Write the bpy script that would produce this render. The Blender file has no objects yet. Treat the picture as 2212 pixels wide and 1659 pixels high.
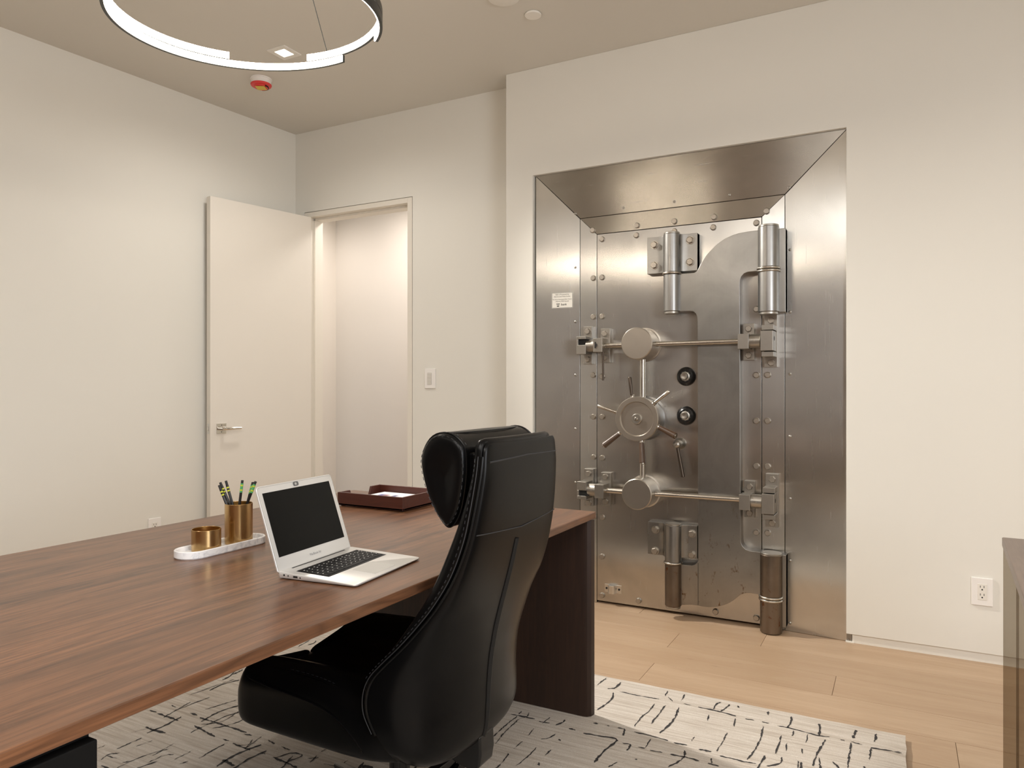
import bpy, bmesh, math, random
from mathutils import Vector, Matrix
random.seed(7)
C = bpy.context.scene.collection
PI = math.pi
# ------------------------------------------------------------------ camera, world, lights, exposure
cam_d = bpy.data.cameras.new('camera'); cam = bpy.data.objects.new('camera', cam_d); C.objects.link(cam)
cam.location = (0, 0, 1.195)
cam.rotation_euler = (PI/2, 0, math.radians(28.08))
cam_d.sensor_width = 36; cam_d.lens = 36*1570/2212; cam_d.shift_y = 9.5/2212; cam_d.clip_start = .02
bpy.context.scene.camera = cam
sc = bpy.context.scene
sc.view_settings.view_transform = 'Standard'; sc.view_settings.look = 'None'
sc.view_settings.gamma = 1; sc.view_settings.use_curve_mapping = False
sc.view_settings.exposure = 0.21
w = bpy.data.worlds.new('world'); sc.world = w; w.use_nodes = True
w.node_tree.nodes['Background'].inputs[0].default_value = (.75, .85, 1, 1)
w.node_tree.nodes['Background'].inputs[1].default_value = .6
WARM = (1, .94, .86)
def light(name, kind, loc, energy, color=WARM, rot=(0, 0, 0), **k):
    d = bpy.data.lights.new(name, kind); d.energy = energy; d.color = color
    for a, v in k.items(): setattr(d, a, v)
    o = bpy.data.objects.new(name, d); C.objects.link(o); o.location = loc; o.rotation_euler = rot
    return o
# the downlight by the ring is a gimbal turned towards the floor in front of the vault door
light('downlight_or_fill', 'SPOT', (-2.98, 2.93, 3.02), 400, WARM, (Vector((3.6, .0, -3.04)).to_track_quat('-Z', 'Y')).to_euler(), spot_size=1.15, spot_blend=.75, shadow_soft_size=.05)
DOWN_FILL = [(-2.98, 2.93), (1.3, 2.6), (-2.6, .2), (-.7, -.3), (1.4, .4), (-2.6, -1.6), (-.6, -1.9), (1.5, -1.6)]  # first is the visible downlight; the others are unseen spots added as fill
for (x, y), e in zip(DOWN_FILL, (62, 38, 36, 30, 60, 50, 60, 60)):
    light('downlight_or_fill', 'SPOT', (x, y, 3.02), e, WARM, spot_size=2.9, spot_blend=1, shadow_soft_size=.12)
light('ceiling_fill', 'AREA', (.3, -1.1, 3.0), 84, (1, .97, .93), (0, 0, 0), shape='RECTANGLE', size=2.6, size_y=1.6)  # soft fill added overhead behind the camera, without a fixture
# cool fill added from the right, set in an unseen side window
light('window_side_fill', 'AREA', (2.55, -.2, 1.75), 75, (.93, .96, 1), (PI/2, 0, PI/2), shape='RECTANGLE', size=2.0, size_y=1.5)
light('hall_lamp', 'SPOT', (-4.35, 4.65, 2.7), 11, (1, .92, .86), spot_size=2.7, spot_blend=1, shadow_soft_size=.25)
light('hall_ceiling_lamp', 'AREA', (-3.3, 4.5, 2.75), 14, (1, .93, .87), shape='RECTANGLE', size=.8, size_y=.3)
# ------------------------------------------------------------------ materials
def mat(name, col=(.8, .8, .8), rough=.5, metal=0, **k):
    m = bpy.data.materials.new(name); m.use_nodes = True
    b = m.node_tree.nodes['Principled BSDF']
    b.inputs['Base Color'].default_value = (*col, 1); b.inputs['Roughness'].default_value = rough; b.inputs['Metallic'].default_value = metal
    for a, v in k.items():
        b.inputs[a.replace('_', ' ')].default_value = v
    return m
class G:
    def __init__(s, m): s.t = m.node_tree; s.b = s.t.nodes['Principled BSDF']
    def n(s, typ, **k):
        x = s.t.nodes.new('ShaderNode'+typ)
        for a, v in k.items(): setattr(x, a, v)
        return x
    def l(s, a, b): s.t.links.new(a, b)
    def coord(s, scale=(1, 1, 1), which='Object'):
        c = s.n('TexCoord'); mp = s.n('Mapping'); mp.inputs['Scale'].default_value = scale
        s.l(c.outputs[which], mp.inputs['Vector']); return mp.outputs[0]
    def noise(s, vec, scale=5, detail=3, rough=.5, dist=0):
        x = s.n('TexNoise'); x.inputs['Scale'].default_value = scale; x.inputs['Detail'].default_value = detail
        x.inputs['Roughness'].default_value = rough; x.inputs['Distortion'].default_value = dist
        s.l(vec, x.inputs['Vector']); return x.outputs['Fac']
    def ramp(s, fac, stops):
        r = s.n('ValToRGB'); e = r.color_ramp.elements
        while len(e) < len(stops): e.new(.5)
        for i, (p, c) in enumerate(stops): e[i].position = p; e[i].color = (*c, 1) if len(c) == 3 else c
        s.l(fac, r.inputs[0]); return r.outputs[0]
    def mix(s, fac, a, b, blend='MIX'):
        x = s.n('Mix', data_type='RGBA', blend_type=blend)
        for sock, v in ((x.inputs[0], fac), (x.inputs[6], a), (x.inputs[7], b)):
            if hasattr(v, 'is_output'): s.l(v, sock)
            elif isinstance(v, tuple): sock.default_value = (*v, 1)
            else: sock.default_value = v
        return x.outputs[2]
    def bump(s, h, strength=.2, dist=.001):
        x = s.n('Bump'); x.inputs['Strength'].default_value = strength; x.inputs['Distance'].default_value = dist
        s.l(h, x.inputs['Height']); s.l(x.outputs[0], s.b.inputs['Normal'])
def paint(name, col):
    m = mat(name, col, .62); g = G(m)
    v = g.coord()
    g.l(g.ramp(g.noise(v, .8, 2), [(.3, tuple(c*.985 for c in col)), (.7, tuple(min(1, c*1.01) for c in col))]), g.b.inputs['Base Color'])
    g.bump(g.noise(v, 240, 2), .08, .0004)
    return m
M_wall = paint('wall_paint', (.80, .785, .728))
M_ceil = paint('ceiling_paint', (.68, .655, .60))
M_door = mat('door_paint', (.80, .76, .69), .42)
M_hall = paint('hall_paint', (.80, .745, .675))
M_trim = mat('trim_paint', (.80, .76, .68), .45)
M_base = mat('baseboard_paint', (.82, .80, .74), .4)
M_rear = mat('rear_wall_panelling', (.10, .065, .045), .5)
M_white = mat('white_plastic', (.88, .86, .83), .35)
M_whitepaint = mat('white_enamel', (.82, .79, .73), .4)
M_dark = mat('slot_black', (.01, .01, .01), .6)
def steel(name, col, rough, aniso=.0, tan=(1, 0, 0), streak=(60, 60, 1.2), blotch=.25, stain=None, stainz=None):
    m = mat(name, col, rough, 1.0); g = G(m)
    v = g.coord(streak); n1 = g.noise(v, 6, 4, .6)
    v2 = g.coord((1, 1, 1)); n2 = g.noise(v2, 3.2, 5, .6, .6)
    dk = tuple(c*(1-blotch) for c in col); lt = tuple(min(1, c*1.08) for c in col)
    base = g.mix(g.ramp(n1, [(.3, (.38, .38, .38)), (.7, (.62, .62, .62))]), g.ramp(n2, [(.3, dk), (.7, lt)]), lt)
    base = g.mix(.55, base, g.ramp(n2, [(.32, dk), (.68, lt)]))
    if stain:
        n3 = g.noise(g.coord((1, 1, .6)), 26, 4, .7)
        f = g.ramp(n3, [(.60, (0, 0, 0)), (.68, (1, 1, 1))])
        if stainz is not None:
            sp = g.n('SeparateXYZ'); g.l(g.coord((1, 1, 1)), sp.inputs[0])
            r = g.ramp(sp.outputs[2], [(stainz[0], (1, 1, 1)), (stainz[1], (0, 0, 0))])
            f = g.mix(1.0, f, r, 'MULTIPLY')
        base = g.mix(f, base, stain)
    g.l(base, g.b.inputs['Base Color'])
    mr = g.n('MapRange'); mr.inputs[3].default_value = rough*.98; mr.inputs[4].default_value = rough*1.03
    g.l(n1, mr.inputs[0]); g.l(mr.outputs[0], g.b.inputs['Roughness'])
    if aniso:
        g.b.inputs['Anisotropic'].default_value = aniso
        c = g.n('CombineXYZ')
        for i in range(3): c.inputs[i].default_value = tan[i]
        g.l(c.outputs[0], g.b.inputs['Tangent'])
    return m
M_panel = steel('brushed_steel_side', (.64, .63, .60), .27, .90, (1, 0, 0), (24, 24, .5), .12)
M_ptop = steel('brushed_steel_top', (.56, .535, .49), .27, .88, (0, 0, 1), (.5, .5, 24), .25)
M_slab = steel('brushed_steel_door', (.56, .54, .505), .27, .90, (1, 0, 0), (24, 24, .5), .22)
M_crane = steel('cast_steel_hinge', (.35, .34, .32), .36, .6, (1, 0, 0), (20, 20, 1), .32, (.16, .10, .06), (.15, .75))
M_barrel = steel('turned_steel_barrel', (.34, .335, .325), .33, 0, streak=(18, 18, 1.5), blotch=.35, stain=(.13, .06, .03), stainz=(.1, .5))
M_barrel_rust = steel('stained_steel_barrel', (.22, .18, .145), .38, 0, streak=(18, 18, 1.5), blotch=.45, stain=(.14, .05, .02), stainz=(.9, 1.0))
M_fit = steel('machined_steel', (.42, .40, .365), .36, 0, streak=(8, 8, 8), blotch=.15)
M_bolt = steel('bolt_steel', (.47, .435, .385), .38, 0, streak=(8, 8, 8), blotch=.12)
M_rod = steel('polished_rod', (.52, .49, .44), .26, 0, streak=(1, 30, 30), blotch=.12)
M_disc = steel('drum_face_steel', (.47, .435, .385), .36, 0, streak=(3, 3, 3), blotch=.10)
M_blacksteel = mat('blackened_steel', (.09, .07, .055), .35, .8)
M_grip = mat('dark_brown_grip', (.055, .028, .014), .34, .0, Coat_Weight=.25)
M_dial = mat('black_dial', (.008, .008, .008), .28)
M_dialnum = mat('dial_marks', (.32, .32, .30), .5)
M_chrome = mat('polished_chrome', (.80, .78, .74), .10, 1)
M_zinc = mat('zinc_plate', (.72, .71, .68), .28, 1)
M_sticker = mat('sticker_paper', (.72, .70, .64), .5)
M_ink = mat('printed_ink', (.03, .03, .025), .6)
def walnut(name, dark, light, along='Y', sc=1.0, rough=.38, vein=1.0):
    m = mat(name, light, rough); g = G(m)
    k_ = {'Y': 1, 'Z': 2, 'X': 0}[along]
    def st(across, down): return g.coord(tuple((down if i == k_ else across)*sc for i in range(3)))
    mid = tuple(p*.55+q*.45 for p, q in zip(dark, light)); hot = tuple(q*1.08 for q in light)
    # veneer leaves: strips with their own shade
    sp = g.n('SeparateXYZ'); g.l(g.coord((1, 1, 1)), sp.inputs[0])
    dv = g.n('Math', operation='MULTIPLY'); dv.inputs[1].default_value = 6.2; g.l(sp.outputs[{'Y': 0, 'Z': 0, 'X': 1}[along]], dv.inputs[0])
    fl = g.n('Math', operation='FLOOR'); g.l(dv.outputs[0], fl.inputs[0])
    wn = g.n('TexWhiteNoise', noise_dimensions='1D'); g.l(fl.outputs[0], wn.inputs['W'])
    # figure: long flames, shifted from leaf to leaf
    add = g.n('VectorMath', operation='ADD'); cr = g.n('CombineXYZ'); mu = g.n('Math', operation='MULTIPLY'); mu.inputs[1].default_value = 40
    g.l(wn.outputs[0], mu.inputs[0]); g.l(mu.outputs[0], cr.inputs[k_]); g.l(st(9, .9), add.inputs[0]); g.l(cr.outputs[0], add.inputs[1])
    n1 = g.noise(add.outputs[0], 1.0, 3, .5, .5)
    mm = g.n('Math', operation='MULTIPLY'); mm.inputs[1].default_value = 26; g.l(n1, mm.inputs[0])
    fr = g.n('Math', operation='PINGPONG'); fr.inputs[1].default_value = 1.0; g.l(mm.outputs[0], fr.inputs[0])
    rings = g.ramp(fr.outputs[0], [(0, dark), (.25, mid), (.7, light), (1, light)])
    n3 = g.noise(st(22, .8), 1.0, 5, .6, .3)
    bands = g.ramp(n3, [(.30, dark), (.43, mid), (.55, light), (.70, hot)])
    col = g.mix(.38, bands, rings)
    n2 = g.noise(st(150, 4), 1.5, 3, .6)
    col = g.mix(g.ramp(n2, [(.38, (.5, .5, .5)), (.58, (0, 0, 0))]), col, dark)
    col = g.mix(g.ramp(wn.outputs[0], [(0, (0, 0, 0)), (1, (.45, .45, .45))]), col, mid)
    g.l(col, g.b.inputs['Base Color'])
    return m
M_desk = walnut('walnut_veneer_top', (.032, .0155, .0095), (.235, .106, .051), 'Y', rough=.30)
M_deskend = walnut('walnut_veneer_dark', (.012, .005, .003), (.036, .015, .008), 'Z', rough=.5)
M_cred = walnut('walnut_credenza', (.09, .055, .040), (.17, .115, .085), 'Y', rough=.3)
M_pedestal = mat('shaded_walnut_black', (.003, .003, .003), .7, Specular_IOR_Level=.15)  # near-black colour stands in for dark walnut lying in shade
def oak():
    m = mat('oak_plank', (.6, .4, .25), .42); g = G(m)
    oi = g.n('ObjectInfo'); r = g.ramp(oi.outputs['Random'], [(0, (.455, .325, .215)), (.5, (.51, .375, .255)), (1, (.40, .28, .18))])
    add = g.n('VectorMath', operation='ADD'); mul = g.n('VectorMath', operation='SCALE'); mul.inputs['Scale'].default_value = 1
    cr = g.n('CombineXYZ'); rr = g.n('Math', operation='MULTIPLY'); rr.inputs[1].default_value = 50; g.l(oi.outputs['Random'], rr.inputs[0])
    g.l(rr.outputs[0], cr.inputs[0]); g.l(rr.outputs[0], cr.inputs[1])
    tc = g.n('TexCoord'); g.l(tc.outputs['Object'], add.inputs[0]); g.l(cr.outputs[0], add.inputs[1])
    mp = g.n('Mapping'); mp.inputs['Scale'].default_value = (1.0, 9, 1); g.l(add.outputs[0], mp.inputs[0])
    n1 = g.noise(mp.outputs[0], 1.6, 6, .6, .8)
    mp2 = g.n('Mapping'); mp2.inputs['Scale'].default_value = (5, 90, 1); g.l(add.outputs[0], mp2.inputs[0])
    n2 = g.noise(mp2.outputs[0], 2, 3)
    col = g.mix(g.ramp(n1, [(.35, (.5, .5, .5)), (.62, (0, 0, 0))]), r, (.37, .245, .15))
    col = g.mix(g.ramp(n2, [(.3, (.25, .25, .25)), (.6, (0, 0, 0))]), col, (.38, .22, .12))
    n3 = g.noise(mp.outputs[0], 5.5, 2)
    col = g.mix(g.ramp(n3, [(.74, (0, 0, 0)), (.80, (.8, .8, .8))]), col, (.20, .11, .06))
    g.l(col, g.b.inputs['Base Color']); g.bump(n2, .05, .0003); return m
M_oak = oak()
M_sub = mat('subfloor', (.10, .06, .035), .8)
def leather():
    m = mat('black_leather', (.0028, .0028, .003), .30, 0); g = G(m)
    g.b.inputs['Specular IOR Level'].default_value = .16
    v = g.n('TexVoronoi'); v.inputs['Scale'].default_value = 420; g.l(g.coord(), v.inputs['Vector'])
    n = g.noise(g.coord(), 14, 3, .5)
    g.bump(g.mix(.8, v.outputs['Distance'], n), .12, .0012); return m
M_leather = leather()
M_groove = mat('black_piping', (.002, .002, .002), .6)
M_stitch = mat('grey_black_thread', (.020, .021, .024), .6)
M_chairmetal = mat('black_glossy_metal', (.01, .01, .01), .18, .3)
def pile():
    m = mat('cream_pile', (.6, .55, .5), .95); g = G(m)
    n1 = g.noise(g.coord((1.2, 26, 1)), 3.5, 5, .6, .3); n2 = g.noise(g.coord((1, 1, 1)), 260, 2)
    n4 = g.noise(g.coord((3, 80, 1)), 3, 3)
    col = g.ramp(n1, [(.30, (.43, .375, .32)), (.5, (.60, .555, .50)), (.7, (.70, .66, .61))])
    col = g.mix(g.ramp(n4, [(.35, (.35, .35, .35)), (.55, (0, 0, 0))]), col, (.50, .42, .35))
    col = g.mix(g.ramp(n2, [(.35, (.3, .3, .3)), (.6, (0, 0, 0))]), col, (.45, .39, .33))
    g.l(col, g.b.inputs['Base Color']); g.bump(n2, .7, .003); return m
M_pile = pile()
M_pdark = mat('charcoal_pile', (.035, .033, .034), .95)
M_alu = mat('silver_aluminium', (.76, .755, .74), .34, .55)
M_alu2 = mat('trackpad_aluminium', (.54, .54, .52), .36, .5)
M_screen = mat('dark_glass_screen', (.005, .005, .0045), .3, Specular_IOR_Level=.12)
M_key = mat('black_keycap', (.009, .009, .01), .55, Specular_IOR_Level=.2)
M_mark = mat('grey_lettering', (.25, .25, .25), .5)
def brass(name, col, rough):
    m = mat(name, col, rough, 1); g = G(m)
    n = g.noise(g.coord((50, 50, 2)), 6, 3); g.bump(n, .06, .0004); return m
M_brass = brass('satin_brass', (.58, .40, .19), .24)
M_brassin = brass('brass_inside', (.62, .36, .11), .3)
def marble():
    m = mat('white_marble', (.85, .85, .86), .3); g = G(m)
    n = g.noise(g.coord((1, 1, 1)), 22, 5, .6, 1.6)
    g.l(g.ramp(n, [(.38, (.62, .63, .66)), (.50, (.84, .84, .85)), (1, (.90, .90, .90))]), g.b.inputs['Base Color']); return m
M_marble = marble()
M_mahog = walnut('mahogany_leather', (.050, .011, .006), (.082, .019, .009), 'X', 2.0, .45)
M_pencil = mat('pencil_black', (.012, .012, .013), .35)
M_green = mat('pencil_green', (.10, .42, .16), .4)
M_yellow = mat('pencil_yellow', (.62, .66, .05), .4)
M_erase = mat('eraser_black', (.03, .03, .03), .8)
M_pale = mat('pale_print', (.6, .62, .6), .5)
M_paper = mat('white_paper', (.86, .85, .86), .6)
M_red = mat('red_dust_cover', (.75, .05, .05), .4)
M_sticky = mat('yellow_sticker', (.70, .52, .07), .5)
M_ringdark = mat('graphite_aluminium', (.035, .04, .04), .35, .6)
def emit(name, col, s):
    m = mat(name, (.9, .9, .9), .5); b = m.node_tree.nodes['Principled BSDF']
    b.inputs['Emission Color'].default_value = (*col, 1); b.inputs['Emission Strength'].default_value = s; return m
M_led = emit('lit_led_diffuser', (1, .86, .70), 28)
M_led2 = emit('lit_downlight_lens', (1, .92, .80), 9)
def smoked():
    m = bpy.data.materials.new('smoked_glass'); m.use_nodes = True; t = m.node_tree
    for n in list(t.nodes): t.nodes.remove(n)
    o = t.nodes.new('ShaderNodeOutputMaterial'); a = t.nodes.new('ShaderNodeBsdfTransparent'); a.inputs[0].default_value = (.62, .585, .53, 1)
    b = t.nodes.new('ShaderNodeBsdfGlossy'); b.inputs[0].default_value = (1, 1, 1, 1); b.inputs[1].default_value = .04
    mx = t.nodes.new('ShaderNodeMixShader'); mx.inputs[0].default_value = .06
    t.links.new(a.outputs[0], mx.inputs[1]); t.links.new(b.outputs[0], mx.inputs[2]); t.links.new(mx.outputs[0], o.inputs[0]); return m
M_smoke = smoked()
# ------------------------------------------------------------------ builders
def root_of(o):
    while o.parent: o = o.parent
    return o
def thing(name, label, cat, loc=(0, 0, 0), rotz=0, group=None, kind=None):
    o = bpy.data.objects.new(name, None); C.objects.link(o); o.location = loc; o.rotation_euler = (0, 0, rotz)
    o.empty_display_size = .05
    if kind: o['kind'] = kind
    if label: o['label'] = label
    if cat: o['category'] = cat
    if group: o['group'] = group
    return o
def tag(o, label, cat, group=None):
    o['label'] = label; o['category'] = cat
    if group: o['group'] = group
    return o
def obj(name, bm, m, parent=None, smooth=False, bevel=0, sub=0, kind=None, local=False, label=None, seg=2):
    """one mesh object; vertices are given in world axes unless local, and stored relative to the thing's base"""
    if parent is not None and not local:
        r = root_of(parent); off = -Vector(r.location) - (Vector(parent.location) if parent is not r else Vector())
        bmesh.ops.translate(bm, verts=bm.verts, vec=off)
    bmesh.ops.recalc_face_normals(bm, faces=bm.faces)
    me = bpy.data.meshes.new(name); bm.to_mesh(me); bm.free()
    me.materials.append(m)
    if smooth:
        for p in me.polygons: p.use_smooth = True
        me.set_sharp_from_angle(angle=math.radians(40 if smooth is True else smooth))
    o = bpy.data.objects.new(name, me); C.objects.link(o)
    if parent is not None: o.parent = parent
    if bevel:
        b = o.modifiers.new('bevel', 'BEVEL'); b.width = bevel; b.segments = seg; b.limit_method = 'ANGLE'; b.angle_limit = math.radians(40)
        for p in me.polygons: p.use_smooth = True
        b.harden_normals = True
    if sub:
        s = o.modifiers.new('sub', 'SUBSURF'); s.levels = sub; s.render_levels = sub
    if kind: o['kind'] = kind
    if label: o['label'] = label
    return o
def B(): return bmesh.new()
def box(bm, x0, x1, y0, y1, z0, z1, M=None):
    vs = [bm.verts.new(Vector((x, y, z)) if M is None else M @ Vector((x, y, z))) for x in (x0, x1) for y in (y0, y1) for z in (z0, z1)]
    for f in ((0, 1, 3, 2), (4, 6, 7, 5), (0, 4, 5, 1), (2, 3, 7, 6), (0, 2, 6, 4), (1, 5, 7, 3)): bm.faces.new([vs[i] for i in f])
    return bm
def bx(*a, M=None): return box(B(), *a, M=M)
def prism(bm, pts, axis, a, b):
    """polygon pts in the two axes other than axis, extruded from a to b"""
    def P(u, v, w): return {'X': (w, u, v), 'Y': (u, w, v), 'Z': (u, v, w)}[axis]
    n = len(pts); A = [bm.verts.new(P(u, v, a)) for u, v in pts]; D = [bm.verts.new(P(u, v, b)) for u, v in pts]
    bm.faces.new(A); bm.faces.new(D[::-1])
    for i in range(n): bm.faces.new((A[i], A[(i+1) % n], D[(i+1) % n], D[i]))
    return bm
def frame_of(d):
    d = Vector(d).normalized(); u = d.cross(Vector((0, 0, 1)))
    if u.length < 1e-3: u = Vector((1, 0, 0))
    u.normalize(); return d, u, d.cross(u)
def lathe(bm, prof, c, d=(0, 0, 1), n=32, rot=0):
    """revolve prof [(radius, distance along d)] about the axis d through c; open radii of 0 close the ends"""
    d, u, v = frame_of(d); c = Vector(c); rings = []
    for r, h in prof:
        if r < 1e-6: rings.append([bm.verts.new(c+d*h)])
        else: rings.append([bm.verts.new(c+d*h+u*(r*math.cos(2*PI*i/n+rot))+v*(r*math.sin(2*PI*i/n+rot))) for i in range(n)])
    for A, D in zip(rings, rings[1:]):
        for i in range(n):
            j = (i+1) % n
            if len(A) == 1 and len(D) == 1: continue
            if len(A) == 1: bm.faces.new((A[0], D[i], D[j]))
            elif len(D) == 1: bm.faces.new((A[i], A[j], D[0]))
            else: bm.faces.new((A[i], A[j], D[j], D[i]))
    return bm
def cyl(bm, p, q, r, r2=None, n=24, ch=0):
    p = Vector(p); q = Vector(q); L = (q-p).length; r2 = r if r2 is None else r2
    pr = [(0, 0), (r-ch, 0), (r, ch), (r2, L-ch), (r2-ch, L), (0, L)] if ch else [(0, 0), (r, 0), (r2, L), (0, L)]
    return lathe(bm, pr, p, q-p, n)
def catmull(pts, k=6, closed=False):
    pts = [Vector(p) for p in pts]; n = len(pts); out = []
    for i in range(n if closed else n-1):
        g = (lambda j: pts[j % n]) if closed else (lambda j: pts[max(0, min(n-1, j))])
        a, b, c, d = g(i-1), g(i), g(i+1), g(i+2)
        for t in range(k):
            s = t/k; out.append(.5*((2*b)+(c-a)*s+(2*a-5*b+4*c-d)*s*s+(3*b-a-3*c+d)*s**3))
    if not closed: out.append(pts[-1])
    return out
def tube(bm, pts, r, n=8, closed=False, rz=None):
    pts = [Vector(p) for p in pts]; rings = []; up = None
    for i, p in enumerate(pts):
        a = pts[i-1] if (i or closed) else p; b = pts[(i+1) % len(pts)] if (i+1 < len(pts) or closed) else p
        d = (b-a).normalized()
        if up is None: _, up, _ = frame_of(d)
        up = (up-d*up.dot(d)).normalized(); v = d.cross(up)
        rr = r[i] if isinstance(r, (list, tuple)) else r
        rings.append([bm.verts.new(p+up*(rr*math.cos(2*PI*k/n))+v*(rr*math.sin(2*PI*k/n))) for k in range(n)])
    m = len(rings)
    for i in range(m if closed else m-1):
        A, D = rings[i], rings[(i+1) % m]
        for k in range(n): bm.faces.new((A[k], A[(k+1) % n], D[(k+1) % n], D[k]))
    if not closed: bm.faces.new(rings[0]); bm.faces.new(rings[-1][::-1])
    return bm
def loft(bm, secs, cap=True):
    rings = [[bm.verts.new(p) for p in s] for s in secs]; n = len(rings[0])
    for A, D in zip(rings, rings[1:]):
        for k in range(n): bm.faces.new((A[k], A[(k+1) % n], D[(k+1) % n], D[k]))
    if cap: bm.faces.new(rings[0]); bm.faces.new(rings[-1][::-1])
    return bm
def same(o, parent, delta, name=None):
    c = o.copy(); C.objects.link(c); c.parent = parent; c.location = Vector(o.location)+Vector(delta); return c
def instance(name, me, loc, parent):
    r = root_of(parent); o = bpy.data.objects.new(name, me); C.objects.link(o); o.parent = parent
    o.location = Vector(loc)-Vector(r.location)-(Vector(parent.location) if parent is not r else Vector()); return o
def meshof(bm, m, smooth=True, name='mesh'):
    bmesh.ops.recalc_face_normals(bm, faces=bm.faces)
    me = bpy.data.meshes.new(name); bm.to_mesh(me); bm.free(); me.materials.append(m)
    if smooth:
        for p in me.polygons: p.use_smooth = True
        me.set_sharp_from_angle(angle=math.radians(35))
    return me
def text_bm(s, size, M, align='CENTER', ext=.0):
    cu = bpy.data.curves.new('t', 'FONT'); cu.body = s; cu.size = size; cu.align_x = align; cu.align_y = 'CENTER'; cu.resolution_u = 3
    o = bpy.data.objects.new('t', cu); C.objects.link(o)
    dg = bpy.context.evaluated_depsgraph_get(); me = bpy.data.meshes.new_from_object(o.evaluated_get(dg))
    bm = B(); bm.from_mesh(me); bm.transform(M)
    bpy.data.objects.remove(o); bpy.data.curves.remove(cu); bpy.data.meshes.remove(me); return bm
def merge(bm, other):
    me = bpy.data.meshes.new('tmp'); other.to_mesh(me); other.free(); bm.from_mesh(me); bpy.data.meshes.remove(me); return bm
def struct(name, bm, m, **k): return obj(name, bm, m, kind='structure', **k)
# ------------------------------------------------------------------ room shell
H = 3.04
fl = struct('floor', bx(-4.4, 2.7, -2.9, 5.4, -.08, -.0125), M_sub)
PW = .2145; Y0 = 2.869
joints = {0: -.942, 1: -.233, 2: -.948, 3: -.57, -1: .166}      # seams read off the photograph, one per course
r = 0
for k in range(-26, 5):
    y = Y0+k*PW; j = joints.get(k, random.uniform(-2, 1)); L = 2.2
    xs = [j+i*L+random.uniform(-.25, .25)*(i != 0) for i in range(-3, 4)]
    for a, b in zip(xs, xs[1:]):
        a, b = max(a, -4.35), min(b, 2.6)
        if b-a < .05: continue
        y1 = min(y+PW, 3.90)
        if y1-y < .03: continue
        cx, cy = (a+b)/2, (y+y1)/2
        o = obj('plank', bx(a-cx+.0006, b-cx-.0006, y-cy+.0006, y1-cy-.0006, -.012, 0), M_oak, fl, local=True, bevel=.0008, seg=1); o.location = (cx, cy, 0)
hf = struct('hall_floor', bx(-4.4, -2.0, 3.9, 5.4, -.012, 0), M_oak)
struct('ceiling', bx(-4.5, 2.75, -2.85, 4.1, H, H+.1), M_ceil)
# left wall, a few degrees off square
k = .0916
struct('wall_left', prism(B(), [(-3.877-k*(3.923+2.8), -2.8), (-3.877, 3.923), (-4.0, 4.1), (-4.75, -2.8)], 'Z', 0, H), M_wall)
DX0, DX1, DZ = -3.793, -2.837, 2.463
bw = B(); YB = 3.923
box(bw, -3.99, DX0, YB, YB+.13, 0, H); box(bw, DX1, -2.03, YB, YB+.13, 0, H); box(bw, DX0, DX1, YB, YB+.13, DZ, H)
struct('wall_back', bw, M_wall)
VX0, VX1, VZ, YV = -1.868, -.222, 2.423, 3.755
vw = B()
prism(vw, [(-2.043, 0), (VX0, 0), (VX0, VZ), (VX1, VZ), (VX1, .042), (2.6, .042), (2.6, H), (-2.043, H)], 'Y', YV, 4.1)
struct('wall_right', vw, M_wall, bevel=.0015, seg=1)
struct('baseboard_right', merge(bx(-.197, 2.6, YV+.009, YV+.03, 0, .0415), bx(-.225, -.19, YV+.004, YV+.03, 0, .005)), M_base)
struct('wall_side', merge(merge(bx(2.6, 2.75, -2.8, -1.2, 0, H), bx(2.6, 2.75, .8, 4.1, 0, H)), merge(bx(2.6, 2.75, -1.2, .8, 0, 1.0), bx(2.6, 2.75, -1.2, .8, 2.5, H))), M_wall)
wf = B()
for a in ((-1.2, .8, 1.0, 1.05), (-1.2, .8, 2.45, 2.5)): box(wf, 2.62, 2.70, *a)
for a in ((-1.2, -1.15), (.75, .8), (-.225, -.175)): box(wf, 2.62, 2.70, *a, 1.05, 2.45)
struct('added_window_1', wf, M_trim)  # unseen window frame, added as the opening for the side fill
struct('wall_rear', bx(-4.75, 2.75, -2.95, -2.8, 0, H), M_rear)
# hall beyond the door
struct('wall_hall', bx(-4.6, -1.9, 5.05, 5.15, 0, 2.95), M_hall)
struct('wall_hall_left', bx(-4.6, -4.5, 4.053, 5.05, 0, 2.95), M_hall)
struct('wall_hall_right', bx(-2.3, -2.2, 4.11, 5.05, 0, 2.95), M_hall)
struct('ceiling_hall', bx(-4.6, -1.9, 4.06, 5.15, 2.9, 2.98), M_ceil)
# door frame, flush, with a shadow line round it
df = B()
box(df, DX0+.004, -3.750, YB-.001, YB+.13, 0, DZ-.004); box(df, -2.878, DX1-.004, YB-.001, YB+.13, 0, DZ-.004); box(df, -3.750, -2.878, YB-.001, YB+.13, 2.425, DZ-.004)
box(df, -3.750, -3.735, YB+.05, YB+.13, 0, 2.41); box(df, -2.893, -2.878, YB+.05, YB+.13, 0, 2.41); box(df, -3.735, -2.893, YB+.05, YB+.13, 2.41, 2.425)
tr = struct('trim_1', df, M_trim, bevel=.001, seg=1)
obj('strike_plate', bx(-2.8795, -2.877, YB+.012, YB+.038, .90, .985), M_chrome, tr)
# open door leaf: hinged at the left jamb, swung back almost against the left wall
d0 = Vector((-3.709, 3.905)); d1 = Vector((-3.857, 3.165)); dv = (d1-d0).normalized(); ang = math.atan2(dv.y, dv.x); DL = (d1-d0).length
MD = Matrix.Translation((d0.x, d0.y, 0)) @ Matrix.Rotation(ang, 4, 'Z')
leaf = struct('door_1', bx(0, DL, -.045, 0, .01, 2.417, M=MD), M_door, bevel=.0015)
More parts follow.
